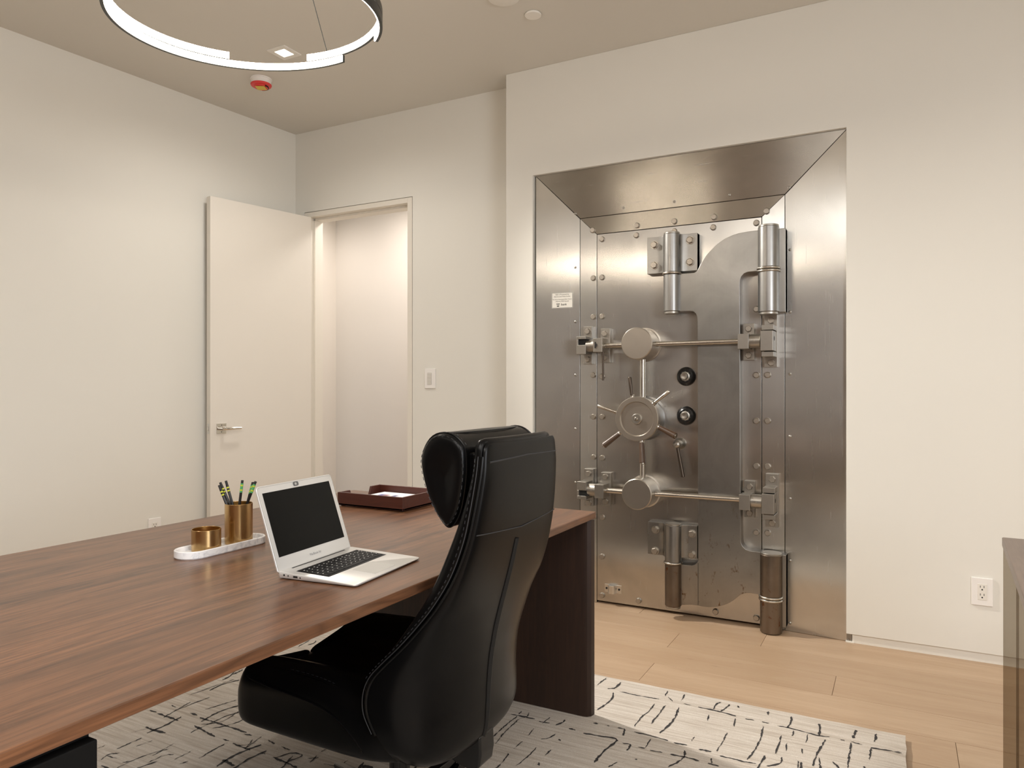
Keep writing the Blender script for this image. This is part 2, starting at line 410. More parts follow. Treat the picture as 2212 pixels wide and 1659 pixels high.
# local x runs along the leaf, +y faces the room
hb = B(); box(hb, DL-.105, DL-.040, 0, .007, .905, .970, M=MD)
rose = obj('handle_rose', hb, M_chrome, leaf, bevel=.001)
lh = B(); merge(lh, cyl(B(), MD @ Vector((DL-.0725, .006, .937)), MD @ Vector((DL-.0725, .052, .937)), .0115, n=20, ch=.001))
tube(lh, [MD @ Vector(p) for p in ((DL-.060, .045, .937), (DL-.085, .050, .937), (DL-.13, .050, .9375), (DL-.185, .048, .938))], [.0105, .0105, .009, .0075], 16)
obj('lever_handle', lh, M_chrome, leaf, smooth=True)
sb = B()
for z in (.916, .959): merge(sb, cyl(B(), MD @ Vector((DL-.0725, .0065, z)), MD @ Vector((DL-.0725, .0078, z)), .003, n=10))
obj('rose_screw', sb, M_dark, leaf, kind='stuff')
obj('latch_plate', bx(DL-.0005, DL+.0012, -.036, -.010, .905, .970, M=MD), M_zinc, leaf)
obj('latch_bolt', bx(DL+.001, DL+.007, -.030, -.016, .923, .953, M=MD), M_chrome, leaf, bevel=.001)
# ------------------------------------------------------------------ vault surround: splayed steel panels round the door
ox0, ox1, oz = -1.857, -.220, 2.4215; YO = 3.775; YI = 3.80
sx0, sx1, sz = -1.592, -.500, 2.153; ix0, ix1, iz = -1.4905, -.6095, 2.0545
vs = thing('vault_surround', 'wide splayed steel surround framing the vault door, three mitred brushed panels', 'frame', (-1.05, YI, 0))
def slab(name, pts, m, t=.03):
    """pts: (x, y, z) front outline; thickened straight back"""
    bm = B(); A = [bm.verts.new(p) for p in pts]; D = [bm.verts.new((p[0], YI+t, p[2])) for p in pts]
    bm.faces.new(A); bm.faces.new(D[::-1]); n = len(pts)
    for i in range(n): bm.faces.new((A[i], A[(i+1) % n], D[(i+1) % n], D[i]))
    return obj(name, bm, m, vs, bevel=.0012, seg=1)
g = .0012
slab('outer_panel', [(ox0, YO, .001), (ox0, YO, oz-g), (sx0-g, YI, sz-g), (sx0-g, YI, .001)], M_panel)
slab('outer_panel', [(ox1, YO, .001), (ox1, YO, oz-g), (sx1+g, YI, sz-g), (sx1+g, YI, .001)], M_panel)
slab('outer_panel', [(ox0+g, YO, oz), (ox1-g, YO, oz), (sx1-g, YI, sz+g), (sx0+g, YI, sz+g)], M_ptop, .03)
slab('inner_panel', [(sx0+g, YI, .001), (sx0+g, YI, sz-g), (ix0-g, YI+.0005, iz), (ix0-g, YI+.0005, .001)], M_panel)
slab('inner_panel', [(sx1-g, YI, .001), (sx1-g, YI, sz-g), (ix1+g, YI+.0005, iz), (ix1+g, YI+.0005, .001)], M_panel)
slab('inner_panel', [(sx0+2*g, YI, sz-g), (sx1-2*g, YI, sz-g), (ix1, YI+.0005, iz+g), (ix0, YI+.0005, iz+g)], M_ptop)
obj('backing', bx(-1.8675, -.2225, YI+.045, YI+.075, 0, 2.4225), M_dark, vs)
obj('sill_end', bx(-.2215, -.199, YV+.018, YV+.10, 0, .0405), M_crane, vs)
# ------------------------------------------------------------------ vault door
vd = thing('vault_door', 'old brushed steel bank vault door with handwheel, bolt rods and crane hinge', 'door', (-1.05, YI, 0))
obj('door_slab', bx(-1.4893, -.6107, YI, YI+.04, .014, 2.0530), M_slab, vd, bevel=.0015, seg=1)
def bolt_me(r, h, m=None, n=18):
    return meshof(lathe(B(), [(r, .0), (r, h*.55), (r*.78, h), (0, h)], (0, 0, 0), (0, -1, 0), n), m or M_bolt, name='bolt')
me_b = bolt_me(.0155, .011); me_s = bolt_me(.0068, .005, M_blacksteel, 12)
me_s = meshof(merge(lathe(B(), [(.0072, 0), (.0066, .003), (.0035, .0052), (0, .0055)], (0, 0, 0), (0, -1, 0), 14), bx(-.0055, .0055, -.0062, -.0045, -.0009, .0009)), M_fit, name='screw')
me_hex = meshof(merge(lathe(B(), [(.0215, 0), (.0215, .003), (0, .003)], (0, 0, 0), (0, -1, 0), 24), lathe(B(), [(.018, .003), (.018, .014), (.0155, .017), (0, .017)], (0, 0, 0), (0, -1, 0), 6, .3)), M_bolt, name='hex')
me_hex2 = meshof(lathe(B(), [(.0168, 0), (.0168, .009), (.0145, .012), (0, .012)], (0, 0, 0), (0, -1, 0), 6, .2), M_bolt, name='hex')
zs5 = (1.812, 1.595, 1.270, 1.037, .811, .478, .262, .046)
for z in zs5[:5]+(.478,): instance('bolt', me_b, (-1.511, YI, z), vs)
for x in (-1.514, -1.258, -1.052, -.845, -.586): instance('bolt', me_b, (x, YI+.0005, 2.079), vs)
for z in (1.262, 1.033, .805, .475): instance('bolt', me_b, (-.581, YI, z), vs)
for z in (2.024, 1.812, 1.595, 1.262, 1.037, .809, .480, .262, .046): instance('bolt', me_b, (-1.459, YI, z), vd)
for x in (-1.261, -1.052, -.849): instance('bolt', me_b, (x, YI, 2.026), vd)
for z in (2.026, 1.593, 1.262, 1.032, .804, .472, .043): instance('bolt', me_b, (-.635, YI, z), vd)
for x in (-1.248, -.837): instance('bolt', me_b, (x, YI, .045), vd)
def ysp(u): return YO+(YI-YO)*u
for x in (-1.619, -1.335, -1.052, -.767, -.480): instance('screw', me_s, (x, ysp(.89), 2.183), vs)
for z in (1.879, 1.572, 1.271, .967, .663, .35, .041): instance('screw', me_s, (-1.619, ysp(.89), z), vs)
for z in (1.877, 1.571, 1.266, .959, .653, .348, .041): instance('screw', me_s, (-.476, ysp(.90), z), vs)
# crane hinge plate
cr = [(-.617, 1.975), (-.65, 1.975), (-.677, 1.973), (-.712, 1.970), (-.744, 1.962), (-.772, 1.952), (-.798, 1.938), (-.824, 1.920), (-.848, 1.897), (-.869, 1.876), (-.887, 1.852), (-.901, 1.828), (-.913, 1.805), (-.920, 1.796), (-.932, 1.790),
      (-1.05, 1.790), (-1.05, 1.593), (-.955, 1.593), (-.937, 1.590), (-.924, 1.579), (-.917, 1.563), (-.915, 1.54), (-.912, .506), (-.912, .318), (-.916, .304), (-.926, .292), (-.942, .285), (-1.05, .281), (-1.05, .068),
      (-1.006, .070), (-.977, .077), (-.948, .081), (-.918, .082), (-.888, .080), (-.859, .081), (-.828, .086), (-.801, .095), (-.778, .105), (-.755, .118), (-.737, .132), (-.721, .147), (-.706, .163), (-.688, .173), (-.67, .178), (-.654, .180), (-.60, .178),
      (-.60, .389), (-.654, .389), (-.676, .395), (-.690, .408), (-.698, .425), (-.700, .445), (-.7045, 1.71), (-.703, 1.735), (-.697, 1.752), (-.684, 1.766), (-.665, 1.773), (-.60, 1.774), (-.60, 1.975)]
obj('hinge_plate', prism(B(), cr, 'Y', 3.735, 3.80), M_crane, vd, bevel=.0025, seg=2)
obj('plate_seam', bx(-.9125, -.9108, 3.7335, 3.7352, .086, .300), M_dark, vd)
pc = B()
prism(pc, [(-1.05, 1.600), (-1.05, 1.783), (-.925, 1.783), (-.925, 1.600)], 'Y', 3.733, 3.75)
# barrels
def barrel(x, y, r, z0, z1, z2, m1, m2, parent, rings, capz, name='hinge_barrel'):
    obj(name, cyl(B(), (x, y, z2), (x, y, z1-.008), r, n=40, ch=.003), m1, parent, smooth=True)
    obj(name, cyl(B(), (x, y, z0), (x, y, z2-.016 if rings == 2 else z2-.010), r, n=40, ch=.003), m2, parent, smooth=True)
    for i in range(rings):
        zz = z2-.004-i*.0135
        obj('barrel_ring', tube(B(), [(x+(r+.001)*math.cos(a*PI/18), y+(r+.001)*math.sin(a*PI/18), zz) for a in range(36)], .006, 10, True), M_rod, parent, smooth=True)
    obj('barrel_cap', cyl(B(), (x, y, z1-.010), (x, y, z1), r*.96, n=40, ch=.002), M_fit, parent, smooth=True)
    if capz: obj('barrel_cap', cyl(B(), (x, y, z0-.012), (x, y, z0+.001), r*.9, n=40, ch=.002), M_fit, parent, smooth=True)
barrel(-1.047, 3.732, .043, 1.594, 2.006, 1.797, M_barrel, M_barrel, vd, 1, True)
barrel(-.567, 3.735, .050, 1.568, 1.994, 1.786, M_barrel, M_barrel, vd, 2, True)
barrel(-1.040, 3.730, .042, .066, .494, .294, M_barrel, M_barrel_rust, vd, 1, True)
barrel(-.556, 3.740, .052, .003, .392, .180, M_barrel_rust, M_barrel_rust, vd, 2, False)
obj('hinge_backplate', bx(-.53, -.489, 3.742, 3.80, 1.566, 1.975), M_crane, vd, bevel=.003)
obj('hinge_backplate', bx(-.54, -.487, 3.742, 3.80, .03, .385), M_crane, vd, bevel=.003)
# fillet necks where barrels meet the plates
for z0, z1, xa in ((1.786, 1.97, -.617), (.186, .384, -.606)):
    pass
for (z0, z1, xl, xr) in ((1.803, 1.997, -1.187, -.920), (.315, .486, -1.184, -.920)):
    bm = B(); prof = [(xl, 3.755), (-1.13, 3.755), (-1.105, 3.752), (-1.092, 3.742), (-1.085, 3.725), (-1.01, 3.725), (-1.003, 3.742), (-.99, 3.752), (-.965, 3.755), (xr, 3.755), (xr, 3.80), (xl, 3.80)]
    prism(bm, prof, 'Z', z0, z1)
    obj('hinge_bracket', bm, M_crane, vd, bevel=.002)
for p in ((-1.148, 1.955), (-1.148, 1.847), (-.957, 1.962), (-.957, 1.849), (-1.142, .447), (-1.143, .335), (-.948, .444), (-.948, .335)):
    instance('bolt', me_hex, (p[0], 3.755, p[1]), vd)
# drums
def drum(x, z, r, name, m=M_disc):
    o = obj(name, lathe(B(), [(0, .150), (r-.004, .150), (r, .146), (r, .012), (r+.007, .010), (r+.007, 0)], (x, 3.80, z), (0, -1, 0), 56), m, vd, smooth=30)
    return o
drum(-1.212, 1.430, .084, 'drive_drum'); drum(-1.212, .642, .081, 'drive_drum')
hx, hz = -1.210, 1.036
obj('wheel_housing', lathe(B(), [(0, .105), (.104, .105), (.110, .100), (.110, .012), (.119, .010), (.119, 0)], (hx, 3.80, hz), (0, -1, 0), 56), M_barrel, vd, smooth=30)
hub = obj('handwheel', lathe(B(), [(.114, .108), (.116, .112), (.116, .152), (.113, .156), (.091, .156), (.088, .152), (.086, .147), (0, .147)], (hx, 3.80, hz), (0, -1, 0), 64), M_disc, vd, smooth=30)
hc = B(); lathe(hc, [(.027, .146), (.027, .156), (.024, .159), (.012, .159), (.010, .157), (0, .157)], (hx, 3.80, hz), (0, -1, 0), 32)
obj('hub_cap', hc, M_fit, hub, smooth=30)
sw = B(); lathe(sw, [(.009, .156), (.009, .162), (.006, .165), (0, .166)], (hx, 3.80, hz), (0, -1, 0), 20); obj('hub_screw', sw, M_bolt, hub, smooth=30)
obj('screw_slot', bx(hx-.0015, hx+.0015, 3.80-.1668, 3.80-.163, hz-.007, hz+.007), M_dark, hub)
hs = [(-1.252, 1.253, -1.238, 1.150, 0), (-1.045, 1.178, -1.127, 1.112, 1), (-1.431, 1.102, -1.325, 1.068, 1), (-1.390, .888, -1.306, .958, 2), (-1.172, .808, -1.186, .920, 2), (-.998, .954, -1.098, .997, 2)]
for tx, tz, bx_, bz, kd in hs:
    v = Vector((bx_-hx, 0, bz-hz)).normalized()
    a = Vector((hx, 3.662, hz))+v*.112; t = Vector((tx, 3.628 if kd == 2 else 3.66, tz)); bpt = Vector((bx_, 3.657, bz))
    dd = (t-bpt).normalized(); L = (t-bpt).length
    col = B(); lathe(col, [(0, 0), (.012, 0), (.013, .004), (.0105, .008), (.0095, .012), (.012, .014), (.012, .018), (0, .018)], a, (bpt+dd*.012)-a, 20)
    obj('handle_collar', col, M_rod, hub, smooth=30)
    gb = B(); s = a+((bpt+dd*.012)-a).normalized()*.017
    if kd == 2: lathe(gb, [(0, 0), (.0125, 0), (.013, .01), (.0165, L*.8), (.017, L-.012), (.015, L-.010), (0, L-.010)], s, t-s, 24)
    else: lathe(gb, [(0, 0), (.0085, 0), (.0095, .05), (.0105, L-.014), (.0085, L-.010), (0, L-.010)], s, t-s, 20)
    o = obj('handle_grip', gb, [M_blacksteel, M_rod, M_grip][kd], hub, smooth=30, label=['dark steel grip of the handwheel', 'bare bright steel grip of the handwheel', 'dark brown tapered grip of the handwheel'][kd])
    if kd == 2:
        e = B(); dt = (t-s).normalized(); lathe(e, [(0, L-.011), (.011, L-.011), (.010, L-.006), (0, L-.005)], s, dt, 20); obj('grip_cap', e, M_rod, hub, smooth=30)
for z in (1.427, .642):
    dz = .008 if z < 1 else -.003
    obj('bolt_rod', cyl(B(), (-1.42, 3.715, z), (-1.29, 3.715, z), .0135, n=24), M_rod, vd, smooth=True)
    obj('bolt_rod', cyl(B(), (-1.13, 3.715, z), (-.69, 3.715, z+.002), .0135, n=24), M_rod, vd, smooth=True)
obj('link_rod', cyl(B(), (-1.206, 3.735, 1.355), (-1.206, 3.735, 1.12), .0155, n=24), M_rod, vd, smooth=True)
obj('link_rod', cyl(B(), (-1.206, 3.735, .95), (-1.206, 3.735, .712), .0155, n=24), M_rod, vd, smooth=True)
# keepers: blocks that carry the bolts
def keeper(parent, px, pz, bxr, bz, bolts, slot=None, depth=3.68):
    br = obj('keeper_plate', bx(px[0], px[1], 3.772, 3.80, pz[0], pz[1]), M_fit, parent, bevel=.0015)
    for z in bolts[1]: instance('bolt', me_hex2, (bolts[0], 3.772, z), br)
    bm = B()
    if slot is None: box(bm, bxr[0], bxr[1], depth, 3.773, bz[0], bz[1])
    else:
        s0, s1, t0, t1 = slot
        box(bm, bxr[0], bxr[1], depth, 3.773, bz[0], t0); box(bm, bxr[0], bxr[1], depth, 3.773, t1, bz[1]); box(bm, bxr[0], s0, depth, 3.773, t0, t1)
        obj('keeper_recess', bx(s0, s1+.01, depth+.02, 3.773, t0, t1), M_dark, br)
    obj('keeper_block', bm, M_fit, br, bevel=.0015)
    return br
keeper(vs, (-1.560, -1.509), (1.330, 1.540), (-1.564, -1.509), (1.382, 1.479), (-1.534, (1.512, 1.357)), (-1.553, -1.512, 1.432, 1.464))
keeper(vs, (-1.556, -1.501), (.541, .747), (-1.560, -1.506), (.590, .685), (-1.528, (.721, .559)), (-1.549, -1.508, .608, .638))
keeper(vd, (-1.458, -1.403), (1.337, 1.525), (-1.466, -1.413), (1.392, 1.466), (-1.434, (1.496, 1.364)))
keeper(vd, (-1.456, -1.399), (.552, .732), (-1.458, -1.407), (.602, .676), (-1.430, (.709, .574)))
keeper(vd, (-.694, -.641), (1.336, 1.520), (-.704, -.652), (1.389, 1.463), (-.668, (1.494, 1.362)))
keeper(vd, (-.690, -.639), (.549, .731), (-.698, -.646), (.598, .673), (-.664, (.703, .571)))
for x0, x1, zc in ((-1.517, -1.465, 1.428), (-1.508, -1.457, .640), (-.656, -.600, 1.428), (-.648, -.592, .639)):
    o = obj('bolt_end', cyl(B(), (x0, 3.722, zc), (x1, 3.722, zc), .034, n=36, ch=.003), M_fit, vd, smooth=True)
    obj('set_screw', lathe(B(), [(.0045, 0), (.0045, .0015), (0, .002)], ((x0+x1)/2, 3.6885, zc), (0, -1, 0), 14), M_bolt, o, smooth=30)
for dx, dz, zc, z0, z1, bz in ((0, 0, 1.426, 1.300, 1.56, (1.531, 1.322)), (.005, 0, .637, .508, .772, (.745, .530))):
    br = obj('keeper_plate', bx(-.594+dx, -.533+dx, 3.777, 3.80, z0, z1), M_fit, vs, bevel=.0015)
    for z in bz: instance('bolt', me_hex2, (-.561+dx, 3.777, z), br)
    obj('keeper_block', bx(-.595+dx, -.538+dx, 3.67, 3.778, zc-.049, zc+.048), M_fit, br, bevel=.002)
    obj('keeper_cap', bx(-.592+dx, -.536+dx, 3.685, 3.778, zc+.052, zc+.077), M_fit, br, bevel=.002)
    obj('keeper_cap', bx(-.592+dx, -.536+dx, 3.685, 3.778, zc-.077, zc-.053), M_fit, br, bevel=.002)
    obj('key_hole', cyl(B(), (-.5385+dx, 3.715, zc+.012), (-.5372+dx, 3.715, zc+.012), .011, n=16), M_dark, br)
obj('stop_rod', cyl(B(), (-1.412, 3.69, 1.392), (-1.412, 3.69, 1.238), .0055, n=12), M_blacksteel, vd, smooth=True)
obj('stop_tab', merge(bx(-1.455, -1.450, 3.675, 3.681, 1.412, 1.446), bx(-1.452, -1.443, 3.676, 3.681, 1.422, 1.436)), M_dark, vd)
# dials
for z, nr in ((1.258, 0), (1.052, 1)):
    dl = obj('combination_dial', lathe(B(), [(.0, .022), (.033, .022), (.036, .020), (.044, .014), (.047, .010), (.050, .004), (.050, 0)], (-.989, 3.80, z), (0, -1, 0), 48), M_dial, vd, smooth=30)
    mk = B()
    for i in range(50):
        a = i*2*PI/50; r0 = .0355; r1 = .038 if i % 5 else .041
        M = Matrix.Translation((-.989, 3.80-.0196, z)) @ Matrix.Rotation(a, 4, 'Y')
        box(mk, -.0003, .0003, -.0012+(r1-.0355)*-.0, .0008, .029, .029+(r1-.034), M=M)
    for i in range(10):
        a = i*PI/5; M = Matrix.Translation((-.989+.0245*math.sin(a), 3.7775, z+.0245*math.cos(a))) @ Matrix.Rotation(PI/2, 4, 'X')
        M = Matrix.Translation((-.989+.0245*math.sin(a), 3.7775, z+.0245*math.cos(a))) @ Matrix.Rotation(a, 4, 'Y') @ Matrix.Rotation(PI/2, 4, 'X')
        merge(mk, text_bm(str(i*10), .0085, M))
    obj('dial_marks', mk, M_dialnum, dl, kind='stuff')
    obj('dial_knob', lathe(B(), [(.0255, .020), (.0235, .026), (.0185, .028), (.0180, .052), (.0165, .054), (.008, .054), (.007, .0535), (0, .0535)], (-.989, 3.80, z), (0, -1, 0), 36), M_fit, dl, smooth=30)
lv = obj('lever_boss', lathe(B(), [(.032, 0), (.030, .010), (.020, .022), (.0175, .045), (0, .045)], (-1.021, 3.80, .905), (0, -1, 0), 32), M_fit, vd, smooth=30)
lb = B(); bmesh.ops.create_uvsphere(lb, u_segments=24, v_segments=14, radius=.0215, matrix=Matrix.Translation((-1.024, 3.748, .903)))
obj('lever_ball', lb, M_fit, lv, smooth=True)
obj('lever_arm', cyl(B(), (-1.021, 3.748, .885), (-.993, 3.748, .735), .0085, .0105, n=18, ch=.001), M_blacksteel, lv, smooth=30)
# small pressed strike at the foot
st = B(); prism(st, [(-1.443, 3.797), (-1.420, 3.797), (-1.415, 3.775), (-1.408, 3.768), (-1.385, 3.768), (-1.377, 3.775), (-1.372, 3.797), (-1.347, 3.797), (-1.347, 3.80), (-1.443, 3.80)], 'Z', .068, .113)
so = obj('floor_latch_strike', st, M_zinc, vd, bevel=.001)
for x, y in ((-1.432, 3.797), (-1.359, 3.797)): obj('strike_screw', cyl(B(), (x, y, .09), (x, y-.002, .09), .006, n=12), M_dark, so)
# rust mark and scratched sign-off on the plate are part of the stained material; warning sticker:
stk = obj('warning_sticker', bx(-.063, .063, -.0006, 0, -.044, .044), M_sticker, None, local=True)
MS = Matrix.Translation((-1.697, 3.789, 1.697)) @ Matrix.Rotation(math.atan2(YI-YO, sx0-ox0), 4, 'Z')
stk.matrix_world = MS
tag(stk, 'small white printed sticker on the steel panel beside the vault door', 'sticker')
inkb = B(); MT = Matrix.Translation((0, -.0009, 0)) @ Matrix.Rotation(PI/2, 4, 'X')
for s, z, sz_ in (('Safe is Protected by', .033, .0100), ('Alarms and Time Locks.', .0215, .0100), ('No Entry Permitted After Hours', .0055, .0084), ('Alarms Will Sound', -.0055, .0100)):
    merge(inkb, text_bm(s, sz_*1.02, Matrix.Translation((0, -.0009, z)) @ Matrix.Rotation(PI/2, 4, 'X')))
for dx in (0, .0005): merge(inkb, text_bm('bank', .018, Matrix.Translation((.010+dx, -.0009, -.024)) @ Matrix.Rotation(PI/2, 4, 'X')))
for s in ((-.0615, .0615, -.0425, -.0413), (-.0615, .0615, .0413, .0425), (-.0615, -.0603, -.0425, .0425), (.0603, .0615, -.0425, .0425)):
    box(inkb, s[0], s[1], -.0009, -.0006, s[2], s[3])
prism(inkb, [(-.036, -.018), (-.014, -.018), (-.015, -.022), (-.035, -.022)], 'Y', -.0009, -.0006)
prism(inkb, [(-.035, -.030), (-.015, -.030), (-.019, -.034), (-.025, -.037), (-.031, -.034)], 'Y', -.0009, -.0006)
merge(inkb, text_bm('us', .011, Matrix.Translation((-.025, -.0009, -.0258)) @ Matrix.Rotation(PI/2, 4, 'X')))
obj('lettering', inkb, M_ink, stk, local=True)
# ------------------------------------------------------------------ wall plates and ceiling fittings
sw_ = thing('light_switch', 'white keypad wall switch with a column of buttons, on the wall right of the doorway', 'switch', (-2.6935, YB, 1.259))
obj('plate', bx(-2.735, -2.652, YB-.009, YB, 1.195, 1.323), M_white, sw_, bevel=.003)
me_k = meshof(bx(-.0155, .0155, -.003, 0, -.0034, .0034), M_whitepaint, False, 'button')
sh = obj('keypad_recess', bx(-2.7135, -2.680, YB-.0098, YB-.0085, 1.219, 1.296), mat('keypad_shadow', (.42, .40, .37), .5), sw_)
for i in range(8): instance('button', me_k, (-2.6965, YB-.009, 1.2245+i*.0095), sw_)
def outlet(name, label, loc, rotz, w=.080, h=.121, up=True):
    t = thing(name, label, 'outlet', loc, rotz)
    obj('plate', bx(-w/2, w/2, -.007, 0, -h/2, h/2), M_white, t, bevel=.003, local=True)
    rc = obj('receptacle', bx(-.0175, .0175, -.0085, -.006, -.035, .035), M_whitepaint, t, bevel=.002, local=True)
    sl = B()
    for zc in (.017, -.017):
        for x in (-.0068, .0068): box(sl, x-.0011, x+.0011, -.0089, -.0084, zc+.001, zc+.010)
        merge(sl, cyl(B(), (0, -.0084, zc-.007), (0, -.0089, zc-.007), .0032, n=14))
    obj('socket_slot', sl, M_dark, rc, local=True, kind='stuff')
    return t
outlet('wall_outlet', 'white duplex outlet low on the wall right of the vault door', (.316, YV, .3105), 0)
ly = 2.857; outlet('wall_outlet', 'white outlet half hidden behind the desk on the left wall', (-3.877-k*(3.923-ly), ly, .352), PI/2-math.atan(k))
sd = thing('smoke_detector', 'round white smoke detector under a red dust cover with a yellow sticker', 'detector', (-3.36, 3.12, H))
obj('base', lathe(B(), [(0, 0), (.062, 0), (.062, .006), (.057, .008), (.057, .034), (0, .034)], (-3.36, 3.12, H), (0, 0, -1), 40), M_white, sd, smooth=30)
dc = obj('dust_cover', lathe(B(), [(0, .033), (.060, .033), (.061, .036), (.057, .043), (.043, .046), (.039, .053), (.026, .057), (0, .058)], (-3.36, 3.12, H), (0, 0, -1), 40), M_red, sd, smooth=30)
vb = B()
for a in range(-2, 3): box(vb, -.009, .009, -.043, -.0385, -.053, -.046, M=Matrix.Translation((-3.36, 3.12, H)) @ Matrix.Rotation(a*.5+2.6, 4, 'Z'))
obj('cover_vent', vb, M_dark, dc, kind='stuff')
obj('sticker', bx(-.027, .027, -.027, .027, -.0590, -.0575, M=Matrix.Translation((-3.352, 3.112, H)) @ Matrix.Rotation(.5, 4, 'Z')), M_sticky, dc)
def disc(label, x, y, r, h, name):
    return tag(obj(name, lathe(B(), [(0, 0), (r*.9, 0), (r*.9, h*.4), (r, h*.45), (r, h*.8), (r*.95, h), (0, h)], (x, y, H), (0, 0, -1), 44), M_ceilw, None, smooth=30), label, 'ceiling plate')
M_ceilw = mat('ceiling_plate_white', (.84, .82, .77), .5)
disc('flat round cover plate alone on the ceiling near the vault wall', -1.594, 3.208, .041, .010, 'sprinkler_cover')
disc('larger round ceiling plate cut by the top edge of the picture', -1.645, 3.000, .075, .010, 'ceiling_speaker')
for x, y in DOWN_FILL[:1]:
    t = thing('recessed_downlight', 'small square lit downlight in the ceiling, seen inside the ring lamp', 'light', (x, y, H))
    fb = B(); a, b_ = .064, .036
    for q in ((-a, a, -a, -b_), (-a, a, b_, a), (-a, -b_, -b_, b_), (b_, a, -b_, b_)): box(fb, x+q[0], x+q[1], y+q[2], y+q[3], H-.006, H)
    obj('trim_plate', fb, M_ceilw, t)
    obj('lens', bx(x-b_, x+b_, y-b_, y+b_, H-.002, H), M_led2, t)
# ------------------------------------------------------------------ rug
RT = .021
rx0, rx1, ry0, ry1 = -3.03, .018, -.25, 2.800
rug = thing('area_rug', 'cream rug with broken charcoal crackle lines under the desk and chair', 'rug', (-1.5, 1.27, 0))
rb = B(); NX, NY = 60, 60
def wob(i, j): return .0012*math.sin(i*2.1+j*1.3)*math.cos(j*.7-i*.4)
grid = [[rb.verts.new((rx0+(rx1-rx0)*i/NX+(.002*math.sin(j*2.3) if i in (0, NX) else 0), ry0+(ry1-ry0)*j/NY+(.002*math.sin(i*1.7) if j in (0, NY) else 0), RT if 0 < i < NX and 0 < j < NY else RT-.003)) for j in range(NY+1)] for i in range(NX+1)]
for i in range(NX):
    for j in range(NY): rb.faces.new((grid[i][j], grid[i+1][j], grid[i+1][j+1], grid[i][j+1]))
edge = [grid[i][0] for i in range(NX+1)]+[grid[NX][j] for j in range(1, NY+1)]+[grid[i][NY] for i in range(NX-1, -1, -1)]+[grid[0][j] for j in range(NY-1, 0, -1)]
low = [rb.verts.new((v.co.x, v.co.y, .0005)) for v in edge]
for i in range(len(edge)): rb.faces.new((edge[i], edge[i-1], low[i-1], low[i]))
obj('pile_field', rb, M_pile, rug)
